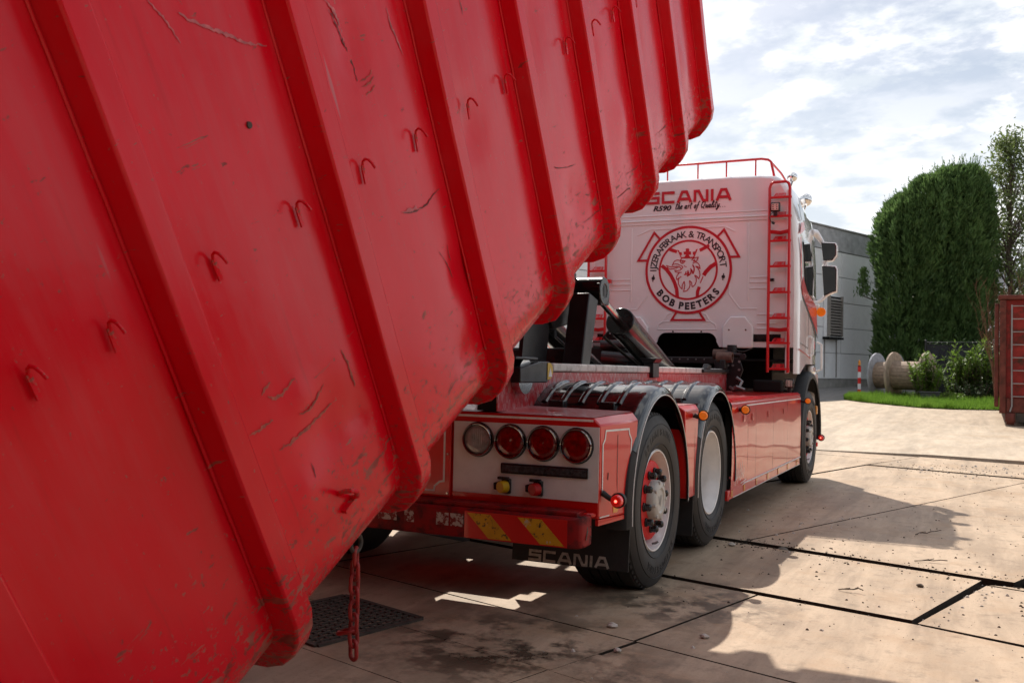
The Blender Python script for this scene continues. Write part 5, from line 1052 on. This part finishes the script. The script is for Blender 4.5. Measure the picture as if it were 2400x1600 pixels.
# dark inner cores keep the hedge closed
# a lone sprig of branches standing off the hedge
sp_ = empty('conifer_branch', gpos(-1.55, 40.0)+Vector((0, 0, 4.6))); tag(sp_, 'small sprig of conifer foliage sticking out left of the hedge', 'branch')
mb = MB(); rnd = random.Random(5)
for i in range(420):
    u = rnd.random(); spray(mb, Vector((rnd.gauss(0, .16)*(1.1-u*.8), rnd.gauss(0, .16), -.55+u*1.25)), Vector((rnd.uniform(-.5, .5), rnd.uniform(-.5, .5), 1)), rnd.uniform(.12, .25), .03, rnd)
mb.build('foliage', mt['conifer'], sp_, smooth=False, recalc=False); MB().tube([(-.05, 0, -.45), (.35, .1, -.62), (.9, .15, -.75)], [.02, .03, .04], 6).build('stem', mt['bark'], sp_)
# leafy trees on the right
def leaf(mb, p, s, rnd):
    a = Vector((rnd.uniform(-1, 1), rnd.uniform(-1, 1), rnd.uniform(-1, 1))).normalized(); b_ = a.orthogonal().normalized(); o = len(mb.v)
    mb.v += [tuple(p-a*s), tuple(p+b_*s*.45), tuple(p+a*s), tuple(p-b_*s*.45)]; mb.f.append((o, o+1, o+2, o+3))
def leafy(x, y, h, r, seed, label, clumps, per, mat_, grp=None, leafs=.075, zmin=.25):
    rnd = random.Random(seed); t_ = empty('leafy_tree', gpos(x, y)); tag(t_, label, 'tree', grp)
    tm = MB().tube([(0, 0, -.2), (.1, .05, h*.25), (-.05, .1, h*.55), (.05, 0, h*.85)], [.20, .16, .10, .03], 10); lm = MB()
    for i in range(clumps):
        u = zmin+(1-zmin)*rnd.random()**.9; a = rnd.uniform(0, 2*PI); q = r*math.sqrt(rnd.random())*(1.0 if u < .7 else max(.25, 1-(u-.7)/.36))
        c_ = Vector((q*cos(a), q*sin(a), h*u)); st = Vector((0, 0, max(.8, c_.z-rnd.uniform(.8, 2.0))))
        tm.tube([st, st.lerp(c_, .5)+Vector((0, 0, .1)), c_], [.035, .022, .008], 5)
        sc = rnd.uniform(.35, .65)
        for k in range(per): leaf(lm, c_+Vector((rnd.gauss(0, sc*.55), rnd.gauss(0, sc*.55), rnd.gauss(0, sc*.6))), leafs*rnd.uniform(.7, 1.3), rnd)
    tm.build('trunk', mt['bark'], t_); lm.build('crown', mat_, t_, smooth=False, recalc=False); return t_
leafy(4.35, 42.6, 11.4, 1.55, 11, 'loose airy leafy tree with sky showing through, right of the conifers', 140, 55, mt['decid'], leafs=.10, zmin=.28)
leafy(5.9, 46.5, 6.5, 2.2, 12, 'darker low leafy tree behind the rusty container', 110, 80, mt['ivy'], leafs=.10, zmin=.1)
leafy(9.5, 46, 9.5, 2.6, 13, 'broad leafy tree beyond the right edge of the yard', 110, 70, mt['decid'], leafs=.11, zmin=.15)
leafy(14, 44, 9.0, 2.8, 14, 'farthest right leafy tree at the yard edge', 110, 70, mt['ivy'], leafs=.11, zmin=.12)
# fence with dark screen
fn = empty('screen_fence', gpos(1.36, 31.9)); tag(fn, 'black metal fence with dark screen behind the shrubs', 'fence')
MB().box(0, 9, .03, .045, .0, 1.93).build('screen', mt['fence_dark'], fn)
for k in range(4): MB().cyl((k*2.5, 0, -.1), (k*2.5, 0, 2.06), .032, n=10).cyl((k*2.5, 0, 2.06), (k*2.5, 0, 2.09), .045, .02, n=10).build('post', mt['black_metal'], fn)
MB().cyl((0, 0, 1.99), (9, 0, 1.99), .024, n=8).build('top_rail', mt['black_metal'], fn)
for k in range(30): MB().cyl((.15+k*.3, .0, .1), (.15+k*.3, 0, 1.98), .006, n=5, cap=False).build('fence_wire', mt['black_metal'], fn)
iv = MB(); rnd = random.Random(21)
for i in range(900):
    x = rnd.random()**.8*7; leaf(iv, Vector((x, -.05+rnd.gauss(0, .06), 1.98+rnd.gauss(0, .05) if rnd.random() < .5 else rnd.uniform(1.3, 2.0))), rnd.uniform(.03, .06), rnd)
o = iv.build('ivy_vine', mt['ivy'], None, smooth=False, recalc=False); o.location = fn.location; tag(o, 'thin ivy creeping along the top of the dark fence', 'ivy')
# laurel shrubs and low plants
def shrub(x, y, h, r, seed, label, cnt, m_, ls=.12, grp='leafy shrubs in front of the fence'):
    rnd = random.Random(seed); t_ = empty('shrub', gpos(x, y)); tag(t_, label, 'shrub', grp); st = MB(); lm = MB()
    for i in range(max(6, cnt//45)):
        a = rnd.uniform(0, 2*PI); q = r*rnd.random()**.6; top = Vector((q*cos(a), q*sin(a), h*rnd.uniform(.55, 1.0)*(1-.35*(q/r)**2)))
        st.tube([(top.x*.25, top.y*.25, -.05), (top.x*.7, top.y*.7, top.z*.5), tuple(top)], [.018, .012, .005], 5)
        for k in range(45):
            u = rnd.uniform(.15, 1); p = Vector((top.x*(.25+.75*u), top.y*(.25+.75*u), top.z*u)); d = Vector((rnd.uniform(-1, 1), rnd.uniform(-1, 1), rnd.uniform(-.1, 1.1))).normalized(); L_ = ls*rnd.uniform(.9, 1.7)
            s_ = d.cross(Vector((rnd.uniform(-.4, .4), rnd.uniform(-.4, .4), 1))).normalized(); o = len(lm.v); m1 = p+d*L_*.55
            lm.v += [tuple(p), tuple(m1-s_*L_*.20), tuple(p+d*L_*1.1), tuple(m1+s_*L_*.20)]; lm.f.append((o, o+1, o+2, o+3))
    st.build('stems', mt['bark'], t_); lm.build('foliage', m_, t_, smooth=False, recalc=False); return t_
shrub(1.50, 28.9, 1.75, .6, 31, 'bright sunlit laurel shrub at the left end, behind the plant pot', 1900, mt['laurel'])
shrub(2.45, 30.6, 2.15, .75, 32, 'tall laurel shrub in front of the dark fence, second from left', 2000, mt['laurel'])
shrub(3.25, 30.6, 2.3, .75, 33, 'tallest laurel shrub in the middle of the dark fence', 2000, mt['laurel'])
shrub(4.0, 30.2, 2.1, .7, 34, 'laurel shrub beside the rusty container', 1800, mt['laurel'])
shrub(3.0, 29.6, .85, .8, 35, 'low dark green shrub under the laurels', 1700, mt['ivy'], .07)
shrub(4.0, 29.3, .95, .6, 36, 'low grey green bush next to the rusty container', 1500, mt['ivy'], .06)
shrub(2.25, 28.3, .42, .55, 37, 'low leafy ground plant spilling round the plant pot', 1100, mt['laurel'], .05)
shrub(5.4, 30.8, 1.8, .8, 38, 'laurel shrub hidden behind the rusty container', 1500, mt['laurel'])
# plant pot
pt = empty('plant_pot', gpos(1.62, 28.7)); tag(pt, 'dark grey round plant pot on the grass before the shrubs', 'plant pot')
MB().lathe([(0, .0001), (0, .24), (.30, .31), (.32, .34), (.36, .34), (.36, .31), (.30, .29), (.30, .0001)], (0, 0, .0), 'z', 32).build('pot', mt['pot'], pt); MB().cyl((0, 0, .28), (0, 0, .305), .29, n=24).build('soil', mt['soil'], pt)
# bare twig bush
tw = empty('twig_bush', gpos(3.62, 29.0)); tag(tw, 'bare reddish twiggy bush next to the rusty container', 'bush'); mb = MB(); rnd = random.Random(8)
for i in range(34):
    a = rnd.uniform(0, 2*PI); q = rnd.uniform(.2, 1.0); h = rnd.uniform(2.0, 4.3); p0 = Vector((rnd.uniform(-.1, .1), rnd.uniform(-.1, .1), 0)); p3 = Vector((q*cos(a), q*sin(a)*.6, h))
    p1 = p0.lerp(p3, .35)+Vector((0, 0, .25)); p2 = p0.lerp(p3, .7)+Vector((rnd.uniform(-.1, .1), 0, .15)); mb.tube([p0, p1, p2, p3], [.014, .011, .007, .003], 4)
    for k in range(4):
        u = rnd.uniform(.4, .95); b_ = p1.lerp(p3, u); mb.tube([b_, b_+Vector((rnd.uniform(-.3, .3), rnd.uniform(-.2, .2), rnd.uniform(.25, .6)))], [.005, .002], 4)
mb.build('twigs', mt['twig'], tw)
# grass
gp_ = [(-1.0, 28.45), (-.35, 27.2), (.4, 26.2), (1.5, 24.85), (2.3, 24.6), (3.57, 24.9), (8, 25.4), (14, 26)]
gb = [(-.75, 29.6), (.0, 30.6), (.8, 31.6), (2, 32.2), (3, 32.3), (4, 32.4), (8, 33), (14, 33)]
rows = [[(a[0]+(b_[0]-a[0])*u, a[1]+(b_[1]-a[1])*u, gclamp(a[1]+(b_[1]-a[1])*u)+.03+.05*sin(PI*min(1, u*2.2)/2)) for a, b_ in zip(gp_, gb)] for u in (0, .08, .25, .6, 1)]
tag(MB().grid(rows).build('grass_bank', leafmat('turf', (.05,.10,.015), (.07,.13,.02), (.09,.15,.03), 2, .1), smooth=False), kind='structure')
gm = MB(); rnd = random.Random(3)
for i in range(26000):
    s_ = rnd.random()**1.3*(len(gp_)-2); j = int(s_); f_ = s_-j; u = rnd.random()**1.6
    a = Vector(gp_[j]).lerp(Vector(gp_[j+1]), f_); b_ = Vector(gb[j]).lerp(Vector(gb[j+1]), f_); p = a.lerp(b_, u)
    h = rnd.uniform(.08, .24)*(1+.7*mnoise.noise(Vector((p.x*2, p.y*2, 0)))); z = gclamp(p.y)+.02+.04*min(1, u*2.2); d = rnd.uniform(0, PI); w = .009; o = len(gm.v); lx, ly = rnd.gauss(0, .03), rnd.gauss(0, .03)
    gm.v += [(p.x-w*cos(d), p.y-w*sin(d), z), (p.x+w*cos(d), p.y+w*sin(d), z), (p.x+lx, p.y+ly, z+h)]; gm.f.append((o, o+1, o+2))
tag(gm.build('grass', mt['grass'], None, smooth=False, recalc=False), 'bright green strip of rough grass along the yard edge', 'grass', kind='stuff')
# cable reels: flanges face left, drums run to the right
def reel(x, y, rad, yaw, label, w=1.1, blue=False):
    r_ = empty('cable_reel', gpos(x, y)+Vector((0, 0, .03)), (0, 0, R_(yaw))); tag(r_, label, 'cable reel', 'wooden cable reels on the grass')
    m_ = simple('reel_wood', (.42, .33, .25) if not blue else (.36, .37, .40), .85, var=.28, vs=5, bump=.3, bs=30, dirt=.4, dcol=(.20, .22, .28) if blue else (.2, .16, .13), ds=4)
    for xf in (-.06, w):
        n_ = 9
        for k in range(n_):
            y0_ = -rad+2*rad*k/n_+.004; y1_ = -rad+2*rad*(k+1)/n_-.004; pts = []
            seg = 6
            up = [(y0_+(y1_-y0_)*i/seg, math.sqrt(max(.0004, rad*rad-(y0_+(y1_-y0_)*i/seg)**2))) for i in range(seg+1)]
            pts = [(xf, q, rad+h_) for q, h_ in up]+[(xf, q, rad-h_) for q, h_ in up[::-1]]
            MB().prism(pts, (.06, 0, 0)).build('flange_board', m_, r_, smooth=False)
    dr = MB(); rd_ = rad*.60
    for k in range(24):
        a0_, a1_ = 2*PI*k/24+.01, 2*PI*(k+1)/24-.01
        dr.prism([(0.001, rd_*cos(a0_), rad+rd_*sin(a0_)), (0.001, rd_*cos(a1_), rad+rd_*sin(a1_)), (0.001, (rd_-.04)*cos(a1_), rad+(rd_-.04)*sin(a1_)), (0.001, (rd_-.04)*cos(a0_), rad+(rd_-.04)*sin(a0_))], (w-.002, 0, 0))
    dr.build('drum', mt['wood'], r_, smooth=False)
    MB().cyl((-.07, 0, rad), (-.062, 0, rad), .05, n=16).build('spindle_hole', mt['soil'], r_)
    for k in range(6): MB().cyl((-.07, .42*rad*cos(k*PI/3+.3), rad+.42*rad*sin(k*PI/3+.3)), (-.061, .42*rad*cos(k*PI/3+.3), rad+.42*rad*sin(k*PI/3+.3)), .022, n=8).build('bolt', mt['rusty'], r_)
    return r_
reel(-.16, 30.95, .78, -19, 'wooden cable reel with bluish painted flange, nearer the warning post', w=.62, blue=True)
reel(.48, 29.95, .80, -19, 'grey weathered wooden cable reel beside the sunlit shrub', w=1.05)
MB().prism([(.95, 29.6, gclamp(29.6)), (1.25, 29.6, gclamp(29.6)), (1.2, 29.6, gclamp(29.6)+.25), (.98, 29.6, gclamp(29.6)+.22)], (0, .1, 0)).build('wood_chock', mt['wood']); tag(D.objects['wood_chock'], 'small wooden chock under the right-hand cable reel', 'wood block')
# red and white warning post
ps = empty('warning_post', gpos(-.92, 32.3)); tag(ps, 'red and white banded warning post with amber lamp near the warehouse', 'post')
for k in range(5): MB().box(-.055, .055, -.03, .03, .02+k*.215, .02+(k+1)*.215-.001).build('band', mt['truck_red' if k % 2 == 0 else 'post_white'], ps)
MB().cyl((0, 0, 1.095), (0, 0, 1.13), .045, n=12).build('lamp_base', mt['black_plastic'], ps); MB().cyl((0, 0, 1.13), (0, 0, 1.28), .05, .045, n=16).cyl((0, 0, 1.28), (0, 0, 1.33), .045, .012, n=16).build('lamp', mt['amber_off'], ps)
# rusty container at the right edge
dc = empty('rusty_container', gpos(3.42, 18.4), (0, 0, R_(-1))); tag(dc, 'rusty dark red steel container with rods across its end at the right edge', 'container')
MB().box(.10, 2.40, .06, 6.0, .30, 2.80).build('body', mt['rust_red'], dc, bevel=.01)
for x in (.0, 2.36): MB().box(x, x+.13, -.03, .14, .28, 2.80).build('corner_post', mt['rust_frame'], dc, bevel=.012)
MB().box(-.03, 2.52, -.06, .16, 2.805, 2.90).build('top_beam', mt['rust_frame'], dc, bevel=.012)
MB().box(.14, 2.35, -.01, .058, .30, .62).build('sill_beam', mt['rust_frame'], dc, bevel=.012); MB().box(-.10, -.01, .03, 6.0, .42, 2.72).build('side_rib', mt['rust_frame'], dc, bevel=.02)
for k in range(8): MB().cyl((.24, -.035, .66+k*.285), (2.3, -.035, .66+k*.285), .012, n=6).build('rod', mt['galv'], dc)
MB().tube([(.24, -.04, 2.68), (.24, -.04, 1.6), (.245, -.045, .9), (.25, -.05, .45), (.21, -.06, .32)], .017, 8).build('upright_rod', mt['galv'], dc)
MB().cyl((.14, -.02, .17), (.30, -.02, .17), .13, n=20).box(.12, .32, -.02, .3, .10, .29).build('roller', mt['rust_frame'], dc)
MB().box(.34, 2.3, .0, 5.8, .10, .295).build('underframe', mt['iron'], dc)
for i, (yy, lab_) in enumerate(((-7.5, 'nearest of three unseen rusty containers added at right for reflections'), (-.5, 'middle of three unseen rusty containers added at right for reflections'), (6.5, 'farthest of three unseen rusty containers added at right for reflections'))):
    o = dup(dc, loc=(14.5+.3*i, yy, 0)); tag(o, lab_, 'container', 'rusty containers along the right side')  # out-of-view row added for dark reflections low on the container wall
for yy, lab_ in ((-7.0, 'nearer of two unseen rusty containers added left of the truck to block light'), (-.6, 'farther of two unseen rusty containers added left of the truck to block light')):
    o = dup(dc, loc=(-6.3, yy, 0)); tag(o, lab_, 'container', 'unseen containers added along the left side')  # out-of-view pair added to darken the ground under truck and container
dc['group'] = 'rusty containers along the right side'
# unseen dark hall added behind the camera to cut fill light on rear faces
hl = empty('unseen_blocker_hall', (0, -9.8, 0)); tag(hl, 'long unseen dark hall added behind the camera to block sky light', 'building')
mt['hall'] = simple('blocker_hall_dark', (.040, .041, .043), .7, var=.15, vs=1.5, spec=.2)
MB().box(-34, 26, -14, 0, -.1, 7.5).build('blocker_hall_core', mt['hall'], hl)
hp = MB().box(.02, 5.98, .001, .06, 0, 7.5).build('blocker_hall_panel', mt['hall'], hl, bevel=.01); hp.location = (-34, 0, 0)
for k in range(1, 10): dup(hp, hl, loc=(-34+6*k, 0, 0))
MB().box(-34.1, 26.1, -.1, .12, 7.501, 7.8).build('blocker_hall_edge', mt['fascia'], hl)
# ------------------------------------------------------------------ debris on the plates
def crumbs(name, cnt, smin, smax, m_, area, seed, label, cat):
    rnd = random.Random(seed); mb = MB()
    for i in range(cnt):
        x, y = area(rnd); s_ = smin+(smax-smin)*rnd.random()**3; z = slab_z(x, y)
        vs = [Vector((rnd.uniform(-1, 1), rnd.uniform(-1, 1), rnd.uniform(.1, .9))).normalized()*s_*rnd.uniform(.6, 1.2) for _ in range(6)]
        o = len(mb.v); c_ = Vector((x, y, z+.10*s_)); base_ = [c_+Vector((s_*cos(a), s_*sin(a)*.8, -.3*s_)) for a in (.2, 1.4, 2.6, 3.9, 5.2)]; tp = c_+Vector((rnd.uniform(-.3, .3)*s_, rnd.uniform(-.3, .3)*s_, s_*rnd.uniform(.5, .9))); md = [b_.lerp(tp, .5)+Vector((0, 0, .25*s_)) for b_ in base_]
        mb.v += [tuple(q) for q in base_+md+[tp]]
        for k in range(5): mb.f += [(o+k, o+(k+1) % 5, o+5+(k+1) % 5, o+5+k), (o+5+k, o+5+(k+1) % 5, o+10)]
    return tag(mb.build(name, m_, None, smooth=False), label, cat, kind='stuff')
def along(pts, sg):
    def f_(rnd):
        i = rnd.randrange(len(pts)-1); u = rnd.random(); return pts[i][0]+(pts[i+1][0]-pts[i][0])*u+rnd.gauss(0, sg), pts[i][1]+(pts[i+1][1]-pts[i][1])*u+rnd.gauss(0, sg)
    return f_
def area1(rnd):
    return (rnd.uniform(1.2, 3.6), rnd.uniform(-.6, 6.5)) if rnd.random() < .6 else (rnd.gauss(2.6, .5), rnd.gauss(8.0, .8))
crumbs('dirt_crumbs', 1500, .002, .013, mt['soil'], area1, 1, 'dark crumbs of soil strewn over the plates', 'dirt')
crumbs('dirt_crumbs', 520, .002, .012, mt['soil'], along([(1.3, 1.62), (1.75, 1.50), (3.1, 1.06)], .10), 2, 'line of soil crumbs along the plate edge', 'dirt')
crumbs('pale_chips', 150, .004, .018, mt['stone'], along([(1.35, 1.75), (2.0, 3.8), (1.7, 1.45), (3.1, 1.0), (2.95, .7), (2.62, -.2)], .12), 3, 'pale stone chips scattered along the plate joints', 'chips')
crumbs('pale_chips', 60, .004, .020, mt['stone'], lambda r_: (r_.uniform(.9, 3.4), r_.uniform(-2.4, 3.4)), 4, 'pale chips lying loose on the near plates', 'chips')
crumbs('pale_chips', 110, .008, .03, mt['stone'], lambda r_: (r_.gauss(3.0, .6), r_.gauss(8.4, .5)), 5, 'pale chips lying on the far plates', 'chips')
def stone(x, y, z, s_, m_, label, seed):
    rnd = random.Random(seed); mb = MB(); rings = []
    for i in range(6):
        f_ = i/5; rr_ = s_*math.sin(PI*(.12+.80*f_)); rings.append([(rr_*cos(a)*(1+.25*rnd.uniform(-1, 1)), rr_*.8*sin(a)*(1+.25*rnd.uniform(-1, 1)), s_*(-.35+1.0*f_)) for a in [2*PI*k/9 for k in range(9)]])
    o = mb.loop(rings).build('stone', m_, None, ang=20); o.location = (x, y, slab_z(x, y)+s_*.28); return tag(o, label, 'stone', 'loose lumps on the plates')
stone(1.68, 1.52, .045, .040, simple('grey_stone', (.17, .145, .12), .9, var=.3, vs=30), 'grey brown stone lying on the plate joint', 1)
stone(1.33, 1.45, .035, .026, mt['stone'], 'white lump near the second rear wheel', 2)
stone(1.30, -1.02, .012, .026, mt['stone'], 'white lump beside the thin joint in the shade', 3)
stone(1.75, -.98, .01, .022, mt['stone'], 'white lump near the shadow edge on the near plate', 4)
stone(1.46, -1.40, .01, .020, mt['stone'], 'small white lump below the joint crossing', 5)
stone(2.62, -.05+.75, .035, .022, mt['soil'], 'dark clod on the raised plate', 6)
def twig(x, y, z, label, seed, ln=.14):
    rnd = random.Random(seed); mb = MB(); p = Vector((0, 0, 0)); pts = [p]
    for k in range(5): p = p+Vector((ln/5, rnd.uniform(-.02, .02), rnd.uniform(-.004, .012))); pts.append(p)
    mb.tube(pts, .0035, 6)
    for k in (1, 2, 3): mb.tube([pts[k], pts[k]+Vector((rnd.uniform(.0, .05), rnd.uniform(-.05, .05), .012))], .0025, 5)
    o = mb.build('twig', mt['soil'], None); o.location = (x, y, slab_z(x, y)+.006); o.rotation_euler = (0, 0, rnd.uniform(-.4, .8)); return tag(o, label, 'twig')
twig(2.20, .35, .040, 'dark twig lying on the raised plate in the sun', 1); twig(2.50, 2.6, .060, 'forked twig in the shade on the long plate', 2, .26); twig(2.55, 1.45, .058, 'flat dark clump of twigs on the long plate edge', 3, .2)
